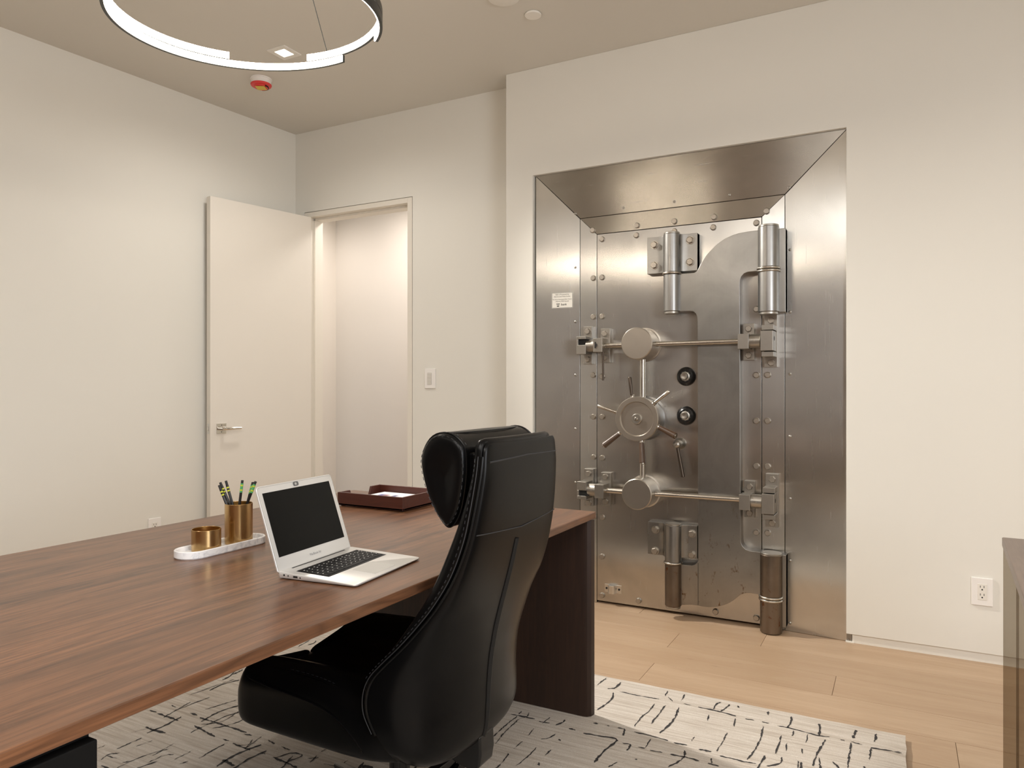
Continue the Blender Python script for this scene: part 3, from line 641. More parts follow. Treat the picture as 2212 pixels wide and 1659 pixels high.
RUG=[([-1.008,2.683,-0.984,2.701,-0.982,2.763],4.7),([-0.956,2.678,-0.893,2.676,-0.837,2.679,-0.802,2.683],2.8),([-0.974,2.658,-0.96,2.596,-0.966,2.534,-0.974,2.488],3.9),([-0.805,2.636,-0.805,2.563,-0.813,2.504,-0.813,2.426],2.7),([-0.765,2.641,-0.766,2.539,-0.768,2.475],2.7),([-0.717,2.648,-0.707,2.561,-0.711,2.485,-0.721,2.419],4.2),([-0.8,2.387,-0.745,2.387,-0.681,2.381],3.5),([-0.734,2.299,-0.734,2.364],2.5),([-0.66,2.376,-0.617,2.38],4.4),([-0.577,2.37,-0.556,2.373,-0.537,2.374],4.8),([-0.61,2.449,-0.612,2.416],2.0),([-0.605,2.637,-0.598,2.587],2.1),([-0.655,2.684,-0.611,2.684,-0.563,2.681,-0.517,2.673],4.3),([-0.601,2.694,-0.602,2.74,-0.59,2.765],3.3),([-0.573,2.687,-0.564,2.725,-0.556,2.76],3.3),([-0.529,2.767,-0.522,2.748],2.7),([-0.515,2.652,-0.508,2.589],3.1),([-0.485,2.668,-0.455,2.671],2.6),([-0.422,2.767,-0.418,2.738],3.8),([-0.428,2.671,-0.404,2.671],3.7),([-0.419,2.64,-0.412,2.546,-0.415,2.451,-0.425,2.377],2.9),([-0.507,2.359,-0.47,2.361,-0.432,2.359,-0.397,2.366],3.3),([-0.519,2.531,-0.519,2.451,-0.522,2.385],2.0),([-0.53,2.295,-0.496,2.294],3.7),([-0.527,2.331,-0.52,2.301],2.3),([-0.649,2.295,-0.607,2.3,-0.557,2.298],4.3),([-0.614,2.341,-0.607,2.3,-0.615,2.258,-0.634,2.215],3.3),([-0.714,2.288,-0.675,2.295],3.4),([-0.95,2.297,-0.895,2.303,-0.842,2.312,-0.832,2.284,-0.844,2.214,-0.845,2.133],4.5),([-0.808,2.293,-0.782,2.295,-0.78,2.253],3.4),([-0.86,2.389,-0.835,2.388,-0.826,2.344],3.1),([-0.755,2.292,-0.733,2.296],2.9),([-0.375,2.664,-0.339,2.667,-0.288,2.66,-0.242,2.655,-0.209,2.663],3.1),([-0.342,2.762,-0.337,2.715,-0.343,2.665],3.7),([-0.32,2.653,-0.321,2.609],2.0),([-0.249,2.748,-0.242,2.705,-0.242,2.659],4.6),([-0.275,2.647,-0.274,2.582],2.5),([-0.218,2.634,-0.23,2.559,-0.236,2.495,-0.239,2.434],3.3),([-0.353,2.596,-0.351,2.522,-0.353,2.458],2.9),([-0.33,2.551,-0.324,2.491],1.9),([-0.331,2.444,-0.331,2.402,-0.364,2.364],3.3),([-0.281,2.532,-0.276,2.499],1.9),([-0.282,2.444,-0.277,2.396],1.8),([-0.175,2.658,-0.162,2.658],2.5),([-0.132,2.757,-0.135,2.722,-0.14,2.69],4.6),([-0.142,2.661,-0.11,2.654],2.0),([-0.142,2.652,-0.142,2.58,-0.142,2.468],2.9),([-0.071,2.76,-0.074,2.697],5.0),([-0.084,2.646,-0.039,2.652,0.006,2.655],3.9),([-0.082,2.643,-0.085,2.558],2.8),([-1.234,2.307,-1.193,2.312,-1.143,2.313],4.3),([-1.21,2.347,-1.211,2.32],2.7),([-1.183,2.35,-1.176,2.317,-1.191,2.281,-1.189,2.179,-1.177,2.09],2.1),([-1.208,2.304,-1.21,2.218,-1.208,2.121],2.6),([-1.121,2.303,-1.083,2.311],4.2),([-1.104,2.296,-1.101,2.35],2.1),([-1.057,2.306,-1.044,2.338,-1.046,2.358],4.2),([-1.007,2.306,-0.982,2.304],4.6),([-1.029,2.245,-1.04,2.21,-1.058,2.191],2.5),([-1.112,2.246,-1.108,2.193],2.0),([-1.107,2.146,-1.109,2.09],2.4),([-1.047,2.132,-1.046,2.062,-1.053,2.0],2.4),([-0.998,2.14,-1.001,2.1],3.3),([-1.006,2.219,-0.996,2.211],3.5),([-1.108,2.055,-1.099,1.984,-1.101,1.956],2.8),([-0.998,2.051,-0.99,2.034],3.3),([-0.782,2.169,-0.796,2.129],2.8),([-0.739,2.212,-0.732,2.213],2.4),([-1.048,2.777,-1.056,2.697],2.4),([-0.793,2.772,-0.791,2.723],2.3),([-0.778,2.718,-0.751,2.689],2.2),([-0.727,2.77,-0.725,2.71],2.8),([-0.71,2.687,-0.681,2.688],2.2),([-0.948,2.383,-0.931,2.384],4.2),([-0.899,2.388,-0.89,2.387],3.1),([-0.098,2.505,-0.096,2.493],3.2),([-2.413,1.716,-2.377,1.718],3.7),([-2.362,1.713,-2.25,1.711],4.8),([-2.316,1.701,-2.341,1.833],1.9),([-2.33,1.755,-2.314,1.896],1.9),([-2.262,1.771,-2.224,1.769],4.2),([-2.164,1.711,-2.036,1.689],4.5),([-2.201,1.762,-2.068,1.762,-1.966,1.76],4.1),([-2.133,1.67,-2.128,1.813,-2.098,1.879],1.8),([-2.093,1.726,-2.06,1.778,-2.051,1.83],2.4),([-2.152,1.729,-2.106,1.777,-2.12,1.867],1.8),([-1.945,1.685,-1.858,1.68],3.8),([-1.881,1.678,-1.898,1.763],1.7),([-1.918,1.678,-1.878,1.721],1.7),([-1.966,1.748,-1.934,1.755],2.9),([-1.859,1.756,-1.819,1.747],2.8),([-1.786,1.745,-1.745,1.74],3.3),([-1.908,1.736,-1.881,1.678],1.6),([-1.759,1.683,-1.686,1.675,-1.645,1.669],4.7),([-1.748,1.679,-1.728,1.729,-1.685,1.733,-1.698,1.687],2.7),([-1.657,1.728,-1.63,1.748],3.2),([-1.631,1.713,-1.642,1.755],2.2),([-1.588,1.727,-1.521,1.739],3.1),([-1.532,1.738,-1.537,1.782],1.6),([-1.961,1.566,-1.966,1.642,-1.964,1.679],2.2),([-2.227,1.414,-2.237,1.448,-2.215,1.469],2.2),([-2.248,1.482,-2.245,1.567],2.3),([-2.079,1.474,-2.076,1.524,-2.053,1.546],1.6),([-2.023,1.523,-2.022,1.583],1.6),([-2.135,1.408,-2.129,1.495,-2.099,1.561],1.6),([-2.106,1.508,-2.116,1.594],1.7),([-1.996,1.689,-1.972,1.691],2.8),([-2.379,1.78,-2.351,1.777],3.1),([-2.399,1.878,-2.378,1.961],1.3),([-2.394,1.924,-2.368,2.057],1.4),([-2.239,1.816,-2.204,1.927],1.9),([-2.411,2.454,-2.426,2.547],2.4),([-2.314,2.448,-2.322,2.562],3.1),([-2.377,2.65,-2.37,2.728],2.5),([-1.813,1.684,-1.795,1.684],2.7),([-2.21,1.523,-2.196,1.572],1.1),([-2.237,1.438,-2.19,1.444],1.6),([-1.986,1.515,-1.977,1.538],1.6),([-1.821,1.603,-1.811,1.627],1.6),([-1.649,1.781,-1.646,1.803],1.6),([-2.151,1.436,-2.136,1.453],1.6),([-2.306,1.451,-2.304,1.477],1.1),([-2.313,1.574,-2.284,1.635],1.2)]

strokes = [([(a[i], a[i+1]) for i in range(0, len(a), 2)], ww*1.9/1000) for a, ww in RUG]
rr = random.Random(3)
def hidden(x, y): return (-x*.4707+y*.8823) < 2.22 and not (-2.6 < x < -1.0 and y > 1.2) or x < -2.75
n = 0
while n < 480:
    x, y = rr.uniform(rx0+.05, rx1-.05), rr.uniform(ry0+.05, ry1-.08)
    if not (hidden(x, y) or (x < -1.3 and rr.random() < .35 and y < 2.75)): continue
    n += 1
    if rr.random() < .35: L = rr.uniform(.03, .12); strokes.append(([(x, y), (x+L*.5, y+rr.uniform(-.006, .006)), (x+L, y+rr.uniform(-.01, .01))], rr.uniform(.009, .017)))
    else: L = rr.uniform(.04, .20); strokes.append(([(x, y), (x+rr.uniform(-.01, .01), y+L*.5), (x+rr.uniform(-.03, .03), y+L)], rr.uniform(.005, .010)))
db = B()
for pts, ww in strokes:
    P = catmull([(x, y, 0) for x, y in pts], 7) if len(pts) > 2 else [Vector((pts[0][0]+(pts[1][0]-pts[0][0])*t/6, pts[0][1]+(pts[1][1]-pts[0][1])*t/6, 0)) for t in range(7)]
    # resample to ~6 mm steps and roughen both edges
    Q = []
    for a, b in zip(P, P[1:]):
        m_ = max(1, int((b-a).length/.006)); Q += [a.lerp(b, t/m_) for t in range(m_)]
    Q.append(P[-1]); N = len(Q); ph = rr.random()*9; L = []; R = []
    for i, p in enumerate(Q):
        d = (Q[min(i+1, N-1)]-Q[max(i-1, 0)]); d = d.normalized() if d.length else Vector((1, 0, 0)); nn = Vector((-d.y, d.x, 0))
        f = min(1, .35+min(i, N-1-i)*.45)*(.75+.45*math.sin(ph+i*.9)*math.sin(ph*2+i*.37))
        hw = ww*.5*max(.3, f); jx = rr.uniform(-.0014, .0014)
        p = Vector((min(max(p.x, rx0+.01), rx1-.006), min(max(p.y, ry0+.01), ry1-.004), 0))
        L.append(db.verts.new(p+nn*(hw+jx+rr.uniform(-.0008, .0012))+Vector((0, 0, RT+.0012)))); R.append(db.verts.new(p-nn*(hw-jx+rr.uniform(-.0008, .0012))+Vector((0, 0, RT+.0012))))
    for i in range(N-1): db.faces.new((L[i], L[i+1], R[i+1], R[i]))
obj('dark_pile_line', db, M_pdark, rug, kind='stuff')
# ------------------------------------------------------------------ desk
T = .752; e0 = .05
desk = thing('executive_desk', 'long walnut desk with slab ends, standing on the cream rug', 'desk', (-1.53, 1.25, RT+.0015))
X0, X1, Yn, Yf = -2.104, -.965, e0, 2.450
yl = 2.474      # far end is very slightly out of square
tb = B()
def ring4(i, z, f=0): return [(X0+i, Yn+i, z), (X1-i, Yn+i, z), (X1-i, Yf-i, z), (X0+i, yl-i, z)]
loft(tb, [ring4(.030, T-.036), ring4(.0, T-.023), ring4(0, T-.002), ring4(.002, T)])
obj('desktop', tb, M_desk, desk, bevel=.0012)
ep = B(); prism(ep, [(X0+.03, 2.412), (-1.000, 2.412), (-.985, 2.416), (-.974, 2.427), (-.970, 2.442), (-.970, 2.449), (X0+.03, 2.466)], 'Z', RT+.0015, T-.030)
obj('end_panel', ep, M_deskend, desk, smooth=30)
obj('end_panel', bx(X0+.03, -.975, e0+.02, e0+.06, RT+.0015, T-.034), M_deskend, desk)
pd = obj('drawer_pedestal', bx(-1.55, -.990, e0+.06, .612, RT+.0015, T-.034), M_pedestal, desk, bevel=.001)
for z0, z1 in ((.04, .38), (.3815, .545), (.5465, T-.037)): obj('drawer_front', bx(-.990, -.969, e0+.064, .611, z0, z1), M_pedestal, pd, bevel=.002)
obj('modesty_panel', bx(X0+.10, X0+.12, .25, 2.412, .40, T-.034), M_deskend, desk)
# ------------------------------------------------------------------ laptop
LA = .10
lt = thing('laptop', 'open silver laptop with a black screen on the desk', 'laptop', (-1.187, 1.392, T), LA)
Wd, Dp = .290, .218    # local x: towards the typist; y: width
def rrect(w_, h_, r_, n=6, r2=None):
    out = []
    for cx, cy, a0, rr_ in ((w_/2-r_, h_-r_, 0, r_), (-w_/2+r_, h_-r_, 90, r_), (-w_/2+(r2 or r_), (r2 or r_), 180, (r2 or r_)), (w_/2-(r2 or r_), (r2 or r_), 270, (r2 or r_))):
        for i in range(n+1): a = math.radians(a0+90*i/n); out.append((cx+rr_*math.cos(a), cy+rr_*math.sin(a)))
    return out
sl = .010/(Dp-.007)
def topz(x): return .0165-(x+Dp/2-.003)*sl
plan = [(u-0, v-Dp/2) for v, u in [(q[1], q[0]) for q in rrect(Wd, Dp, .010)]]
def plan_ring(k_, zf): return [((v)*k_, u*k_, zf(v*k_)) for u, v in plan]
bb = B(); loft(bb, [plan_ring(.965, lambda x: .0012), plan_ring(.993, lambda x: .0028), plan_ring(1.0, lambda x: .0045+.35*(topz(x)-.0045)), plan_ring(1.0, lambda x: topz(x)-.0012), plan_ring(.994, topz)])
base = obj('base', bb, M_alu, lt, local=True, smooth=50)
def tilt_box(bm, x0, x1, y0, y1, h0, h1):
    vs_ = [bm.verts.new((x, y, topz(x)+h)) for x in (x0, x1) for y in (y0, y1) for h in (h0, h1)]
    for f in ((0, 1, 3, 2), (4, 6, 7, 5), (0, 4, 5, 1), (2, 3, 7, 6), (0, 2, 6, 4), (1, 5, 7, 3)): bm.faces.new([vs_[i] for i in f])
# real notch look: dark key well frame under the keys
obj('key_well', (lambda q: (tilt_box(q, -.072, .020, -.122, .122, -.001, .0003), q)[1])(B()), M_key, base, local=True)
kb = B(); rows = [(14, .0), (14, .5), (13, .5), (13, .6), (12, .9), (11, 1)]
x = -.0705
for ri in range(6):
    hgt = .009 if ri == 0 else .0145; n = rows[ri][0]; y = -.1205; wtot = .241; kw = wtot/n
    if ri == 5:
        ws = [.016]*3+[.020, .082, .020, .016]+[.0165]*2; sc_ = wtot/sum(ws); ws = [q*sc_ for q in ws]
    elif ri == 0: ws = [kw]*n
    else:
        a_ = [0, 1.0, 1.5, 1.8, 2.3][ri]; ws = [kw*(.6+.5*a_*.8)]+[1]*(n-2)+[kw*1.4]; s_ = (wtot-ws[0]-ws[-1])/(n-2); ws = [ws[0]]+[s_]*(n-2)+[ws[-1]]
    for q in ws: tilt_box(kb, x, x+hgt-.0022, y+.0011, y+q-.0011, .0, .0012); y += q
    x += hgt+.0004
obj('key', kb, M_key, base, local=True, kind='stuff')
lg = B()
rk = random.Random(5)
for i in range(5):
    for j in range(13):
        X = -.0625+(.0 if i == 0 else .009+.0149*(i-1))+.003; Y = -.112+j*.0186
        tilt_box(lg, X, X+.0022, Y, Y+.0022+rk.random()*.002, .0012, .0014)
obj('key_legend', lg, mat('key_legend_white', (.75, .75, .72), .5), base, local=True, kind='stuff')
obj('trackpad', (lambda q: (tilt_box(q, .030, .094, -.045, .045, -.001, .0003), q)[1])(B()), M_alu2, base, local=True)
obj('hinge_gap', (lambda q: (tilt_box(q, -.0995, -.0955, -.105, .105, -.001, .0004), q)[1])(B()), M_dark, base, local=True)
pt = B()
for (x_, wz, hz_) in ((-.090, .004, .004), (-.078, .003, .003), (-.062, .012, .0045), (-.044, .003, .003)):
    box(pt, x_, x_+wz, -Wd/2-.0004, -Wd/2+.002, topz(x_)-.006-hz_/2, topz(x_)-.006+hz_/2)
obj('side_port', pt, M_dark, base, local=True, kind='stuff')
LL = .208; th = .33
ML = Matrix.Translation((-Dp/2+.004, 0, .0125)) @ Matrix.Rotation(-th, 4, 'Y')
ld = B(); prism(ld, rrect(Wd, LL, .011, 6, .006), 'X', -.0045, .0); ld.transform(ML)
lid = obj('lid', ld, M_alu, lt, local=True, bevel=.0012)
def on_lid(x0, x1, y0, y1, z0, z1): b = bx(x0, x1, y0, y1, z0, z1); b.transform(ML); return b
obj('screen', on_lid(-.0005, .0006, -.129, .129, .034, .034+.156), M_screen, lid, local=True)
obj('lid_edge_seal', (lambda q: (q.transform(ML), q)[1])(tube(B(), [(.0002, u, v) for u, v in rrect(Wd-.004, LL-.003, .010, 6, .006)], .0006, 5, True)), M_alu2, lid, local=True)
tw = text_bm('MacBook Air', .0085, Matrix.Translation((.0006, 0, .0175)) @ Matrix(((0, 0, 1, 0), (1, 0, 0, 0), (0, 1, 0, 0), (0, 0, 0, 1)))); tw.transform(ML)
obj('lettering', tw, M_mark, lid, local=True)
cw = B(); prism(cw, rrect(.019, .011, .0045, 5), 'X', .0, .0018); cw.transform(ML @ Matrix.Translation((0, -.004, .1935)))
wc = obj('webcam_cover', cw, mat('webcam_cover_grey', (.10, .10, .10), .3), lid, local=True)
cl_ = B(); prism(cl_, rrect(.007, .006, .002, 4), 'X', .0016, .0022); cl_.transform(ML @ Matrix.Translation((0, -.006, .196)))
obj('cover_slider', cl_, mat('slider_silver', (.55, .55, .54), .3, .6), wc, local=True)
# ------------------------------------------------------------------ marble tray with two brass cups and pencils
mt = thing('marble_tray', 'white marble oval tray holding two brass cups on the desk', 'tray', (-1.645, 1.388, T))
def stad(w_, L, n=14): return [(w_*math.cos(a), (L-w_)+w_*math.sin(a)) for a in [PI*i/n for i in range(n+1)]]+[(w_*math.cos(a), -(L-w_)+w_*math.sin(a)) for a in [PI+PI*i/n for i in range(n+1)]]
tb = B(); secs = [(.0, .045, .138), (.0, .0465, .140)]
def sring(w_, L, z): return [(x, y, z) for x, y in stad(w_, L)]
loft(tb, [sring(.0445, .136, 0), sring(.047, .1385, .003), sring(.047, .1385, .019), sring(.0455, .137, .0205), sring(.0425, .134, .0205), sring(.0405, .132, .0185), sring(.0395, .131, .008)])
obj('tray_body', tb, M_marble, mt, smooth=30, local=True)
def cup(label, x, y, r_, h_):
    t = thing('brass_cup', label, 'cup', (x, y, T+.008))
    bm = B(); lathe(bm, [(0, .0003), (r_-.001, .0003), (r_, .0015), (r_, h_-.0008), (r_-.0008, h_), (r_-.0016, h_-.0008)], (0, 0, 0), n=64)
    obj('cup_wall', bm, M_brass, t, smooth=30, local=True)
    bm = B(); lathe(bm, [(r_-.0016, h_-.0008), (r_-.0016, .003), (0, .003)], (0, 0, 0), n=64)
    obj('cup_lining', bm, M_brassin, t, smooth=30, local=True, label='warmer inside of the cup')
    return t
cup('short empty brass cup at the near end of the marble tray', -1.646, 1.338, .0375, .058)
tcx, tcy = -1.645, 1.446
cup('tall brass cup full of black pencils on the marble tray', tcx, tcy, .0375, .112)
rv = Vector((.8823, .4707, 0)); fv = Vector((-.4707, .8823, 0))
# (sideways lean, depth lean, tip height, bands, label)
PC = [(-.058, .014, .176, 'y', 'black pencil with yellow stripes leaning furthest out towards the small cup'),
      (-.050, -.014, .172, 'y', 'black pencil with yellow stripes, middle of the three leaning away from the laptop'),
      (-.038, .004, .182, 'y', 'black pencil with yellow stripes, nearest the middle of the three leaning away from the laptop'),
      (.017, -.018, .186, 'g', 'black pencil with a green ferrule standing nearly upright in the tall cup'),
      (.034, .016, .176, 'g', 'black pencil with a green and yellow ferrule, first of those leaning towards the laptop'),
      (.043, .002, .178, 'g', 'black pencil with a green and yellow ferrule, middle of those leaning towards the laptop'),
      (.052, -.012, .182, 'g', 'black pencil with a green and yellow ferrule leaning furthest over the laptop')]
for sx_, dx_, tz, bd, lb_ in PC:
    b0 = Vector((tcx, tcy, T+.0125))-rv*(sx_*.25)+fv*(dx_*1.0); lim = Vector((tcx, tcy, 0))
    q = b0-Vector((tcx, tcy, T+.0125))
    if q.length > .030: b0 = Vector((tcx, tcy, T+.0125))+q*(.030/q.length)
    t1 = Vector((tcx, tcy, T+tz))+rv*sx_+fv*dx_
    # keep the shaft inside the rim
    d = (t1-b0).normalized(); Lp = (t1-b0).length
    p = thing('pencil', lb_, 'pencil', b0, 0, 'pencils in the tall brass cup')
    def seg(name, a, b, r_, m_, n=6, par=p): return obj(name, lathe(B(), [(0, a), (r_, a), (r_, b), (0, b)], (0, 0, 0), d, n), m_, par, local=True)
    seg('shaft', .0, Lp-.034, .0037, M_pencil)
    if bd == 'y':
        f_ = seg('ferrule', Lp-.034, Lp-.012, .0038, M_pencil, 14); seg('ferrule_stripe', Lp-.031, Lp-.027, .0040, M_yellow, 14, f_); seg('ferrule_stripe', Lp-.022, Lp-.018, .0040, M_yellow, 14, f_)
    else:
        f_ = seg('ferrule', Lp-.034, Lp-.008, .0038, M_green, 14); seg('ferrule_stripe', Lp-.029, Lp-.025, .0040, M_yellow, 14, f_); seg('ferrule_stripe', Lp-.016, Lp-.012, .0040, M_yellow, 14, f_)
        seg('foil_print', .075, .105, .0038, M_pale, 6, p)
    seg('eraser', Lp-.012 if bd == 'y' else Lp-.008, Lp, .0035, M_erase, 14)
# ------------------------------------------------------------------ letter tray and papers
lx0, lx1, ly0, ly1, lh = -1.872, -1.570, 2.110, 2.362, .052
tr_ = thing('letter_tray', 'dark red-brown leather letter tray with a notched side at the far end of the desk', 'tray', (-1.721, 2.236, T))
tk = .009
obj('tray_bottom', bx(lx0, lx1, ly0, ly1, T+.004, T+.010), M_mahog, tr_)
obj('tray_side', bx(lx0, lx1, ly0, ly0+tk, T+.004, T+lh), M_mahog, tr_, bevel=.001)
obj('tray_side', bx(lx0, lx1, ly1-tk, ly1, T+.004, T+lh), M_mahog, tr_, bevel=.001)
obj('tray_side', bx(lx1-tk, lx1, ly0+tk, ly1-tk, T+.004, T+lh), M_mahog, tr_, bevel=.001)
nb = B()
prism(nb, [(ly0+tk, T+.004), (ly0+tk, T+lh), (ly0+.062, T+lh), (ly0+.078, T+.010), (ly1-.078, T+.010), (ly1-.062, T+lh), (ly1-tk, T+lh), (ly1-tk, T+.004)], 'X', lx0, lx0+tk)
obj('tray_side', nb, M_mahog, tr_, bevel=.001)
fb = B()
for x in (lx0+.015, lx1-.015):
    for y in (ly0+.015, ly1-.015): merge(fb, cyl(B(), (x, y, T+.0002), (x, y, T+.004), .008, n=12))
obj('foot_pad', fb, M_dark, tr_, kind='stuff')
pp = thing('brochure', 'white printed brochure with colour photos lying in the letter tray', 'paper', (-1.70, 2.236, T+.0105))
obj('sheet', bx(-1.835, -1.590, ly0+.018, ly1-.016, T+.0105, T+.026), M_paper, pp)
cols = [(.02, .03, .25), (.25, .10, .12), (.75, .70, .72), (.05, .06, .20), (.28, .08, .16), (.04, .05, .03), (.30, .26, .06), (.02, .20, .62)]
me_x = [(-1.80, -1.78), (-1.78, -1.755), (-1.755, -1.735), (-1.735, -1.715), (-1.69, -1.665), (-1.665, -1.645), (-1.645, -1.62), (-1.62, -1.597)]
for i, (c_, (a, b)) in enumerate(zip(cols, me_x)):
    obj('printed_picture', bx(a, b, ly0+.03, ly0+(.175 if i < 4 else .150), T+.0261, T+.0263), mat('print_ink_colour', c_, .5), pp)
# ------------------------------------------------------------------ credenza on the right
cx0, cy1 = .276, 2.669
cd_ = thing('credenza', 'low credenza with a dark wood top and smoked glass sides at the right edge', 'cabinet', (cx0, cy1, 0), math.atan(-.0508))
obj('top', bx(0, .50, -1.9, 0, .712, .740), M_cred, cd_, local=True, bevel=.003)
obj('side_pane', bx(.003, .009, -.498, -.003, .002, .712), M_smoke, cd_, local=True)
obj('side_pane', bx(.003, .009, -1.897, -.502, .002, .712), M_smoke, cd_, local=True)
obj('side_pane', bx(.491, .497, -1.897, -.003, .002, .712), M_smoke, cd_, local=True)
# ------------------------------------------------------------------ ring pendant
RX, RY, RR = -1.735, 1.566, .3905
TILT = .078      # the ring hangs a little out of level
pend = thing('ring_pendant', 'large hanging double ring lamp with lit inner face and graphite outside', 'lamp', (RX, RY, 3.04))
def arc(a0, a1, z0, z1, R, parent=pend, nm='ring_arc'):
    n_ = max(8, int(abs(a1-a0)/2.5)); A = [math.radians(a0+(a1-a0)*i/n_) for i in range(n_+1)]
    def sec(a, r0, r1, za, zb): return [(RX+r_*math.cos(a), RY+r_*math.sin(a), z_+TILT*r_*math.sin(a)) for r_, z_ in ((r0, za), (r1, za), (r1, zb), (r0, zb))]
    o = obj(nm, loft(B(), [sec(a, R-.004, R+.0055, z0, z1) for a in A]), M_ringdark, parent, smooth=30)
    e = obj('led_strip', loft(B(), [sec(a, R-.0075, R-.0042, z0+.0015, z1-.0015) for a in A]), M_led, o, smooth=30, label='glowing warm white inner face')
    return o
ZR = 2.300; HB = .0245
arc(86, 54+360, ZR, ZR+HB, RR)
arc(148, 108+360, ZR+HB+.0025, ZR+2*HB+.0025, RR)
cab = B()
cz = 3.02
for a in (97, 217, 337):
    p = (RX+(RR+.004)*math.cos(math.radians(a)), RY+(RR+.004)*math.sin(math.radians(a)), ZR+2*HB+TILT*RR*math.sin(math.radians(a)))
    obj('suspension_cable', tube(B(), [p, (RX+.03*math.cos(math.radians(a)), RY+.03*math.sin(math.radians(a)), cz)], .0016, 6), M_ringdark, pend, smooth=True)
obj('canopy', lathe(B(), [(0, 0), (.07, 0), (.07, .022), (.066, .026), (0, .026)], (RX, RY, 3.04), (0, 0, -1), 40), M_ringdark, pend, smooth=30)
# ------------------------------------------------------------------ office chair
YC = 1.56
ch = thing('office_chair', 'high-back black leather executive chair with a headrest pillow, pushed up to the desk', 'chair', (-1.17, YC, RT))
#      z     rear    half-w  seam X   pad front X
LV = [(.318, -.930, .130, -.965, -.99), (.335, -.908, .205, -.985, -1.01), (.37, -.897, .250, -1.005, -1.03), (.417, -.893, .266, -1.036, -1.058), (.46, -.891, .270, -1.056, -1.076), (.502, -.888, .270, -1.058, -1.080),
      (.54, -.884, .266, -1.045, -1.072), (.575, -.878, .260, -1.015, -1.050), (.62, -.869, .252, -.970, -1.012), (.67, -.856, .243, -.926, -.980), (.72, -.842, .234, -.888, -.950), (.782, -.825, .223, -.853, -.922),
      (.856, -.808, .210, -.829, -.894), (.926, -.797, .200, -.817, -.868), (1.0, -.790, .190, -.808, -.850), (1.045, -.792, .184, -.806, -.846)]
def shell_sec(z, xr, w_, xs, grow=0):
    out = []; n = 20; d = xr-xs
    for i in range(n+1):
        a = -PI/2+PI*i/n; c_, s_ = math.cos(a), math.sin(a)
        q = .72 if d > .06 else .5
        out.append((xs+(d+grow)*abs(c_)**q, YC+(w_+grow)*(1 if s_ > 0 else -1)*abs(s_)**.82, z))
    for i in range(1, 6): out.append((xs-.002*math.sin(PI*i/6), YC+w_*(1-2*i/6), z))
    return out
def dense(secs, k=5):
    n = len(secs[0]); cols = [catmull([s_[i] for s_ in secs], k) for i in range(n)]
    return [[c_[j] for c_ in cols] for j in range(len(cols[0]))]
sb = B(); secs = [shell_sec(z, a, w_, s_) for z, a, w_, s_, p_ in LV]
z, a, w_, s_, p_ = LV[-1]
secs += [shell_sec(1.062, a-.001, w_-.004, s_), shell_sec(1.072, a-.004, w_-.012, s_+.0005)]
z, a, w_, s_, p_ = LV[0]
secs = [shell_sec(.312, a-.012, w_-.03, s_+.008)]+secs
loft(sb, dense(secs))
back = obj('back_shell', sb, M_leather, ch, smooth=75)
def pad_sec(z, xs, xp, w_, puff=0, dz=0):
    out = []; n = 32; cx_ = (xs+xp)/2+.004; hx_ = (xs-xp)/2+.006+puff
    for i in range(n):
        a = 2*PI*i/n; c_, s_ = math.cos(a), math.sin(a)
        X = cx_+hx_*(1 if c_ > 0 else -1)*abs(c_)**.75; Y = (w_-.001)*(1 if s_ > 0 else -1)*abs(s_)**.55
        if c_ < 0: X += .028*(1-(Y/w_)**2)**1*(.5 if z > .6 else 1.2)    # hollow between the side bolsters
        out.append((X, YC+Y, z+dz*(1-(Y/w_)**2)))
    return out
pb = B(); ps = []
for z, a, w_, s_, p_ in LV[3:]: ps.append(pad_sec(z, s_, p_, w_))
z, a, w_, s_, p_ = LV[-1]
ps += [pad_sec(1.064, s_-.002, p_+.001, w_-.003), pad_sec(1.078, s_-.005, p_+.006, w_-.012, -.002), pad_sec(1.083, s_-.010, p_+.016, w_-.028, -.004)]
loft(pb, dense(ps))
obj('back_cushion', pb, M_leather, ch, smooth=75)
def rear_x(z, y):
    """x of the shell's rear skin at height z and offset y from the middle"""
    for (z0, a0, w0, s0, _), (z1, a1, w1, s1, _) in zip(LV, LV[1:]):
        if z0 <= z <= z1:
            t = (z-z0)/(z1-z0); a, w_, s_ = a0+(a1-a0)*t, w0+(w1-w0)*t, s0+(s1-s0)*t; break
    else: a, w_, s_ = LV[-1][1:4]
    q = .72 if a-s_ > .06 else .5
    sn = min(1, (abs(y)/w_))**(1/.82); c_ = math.sqrt(max(0, 1-sn*sn))
    return s_+(a-s_)*c_**q, w_
gy = 1.548-YC
obj('back_groove', tube(B(), [(rear_x(z/1000, gy)[0]-.0015, YC+gy, z/1000) for z in range(336, 861, 25)], .0075, 8), M_groove, back, smooth=True, label='black groove down the rear of the backrest')
hsm = B()
tube(hsm, [(rear_x(.868-.0*abs(t), (t/10-1)*.19)[0]+.0005, YC+(t/10-1)*rear_x(.862, 0)[1]*.96, .862+.012*abs(t/10-1)) for t in range(21)], .0014, 6)
top_pts = [(rear_x(1.035, (t/10-1)*.17)[0]+.0008, YC+(t/10-1)*.172, 1.036-.004*abs(t/10-1)) for t in range(21)]
tube(hsm, top_pts, .0022, 6)
obj('rear_seam', hsm, M_stitch, back, smooth=True, kind='stuff')
def side_line(ddx, k=6, rad=.0022, lo=3, nm='side_piping', mt_=None, sgn=-1):
    pts = [(s_+ddx, YC+sgn*(w_+.0008), z) for z, a, w_, s_, p_ in LV[lo:]]
    return obj(nm, tube(B(), catmull(pts, k), rad, 6), mt_ or M_leather, back, smooth=True)
for sg in (-1, 1):
    side_line(0, sgn=sg, rad=.0030)
    side_line(-.012, sgn=sg, rad=.0012, mt_=M_stitch, nm='stitch_line')
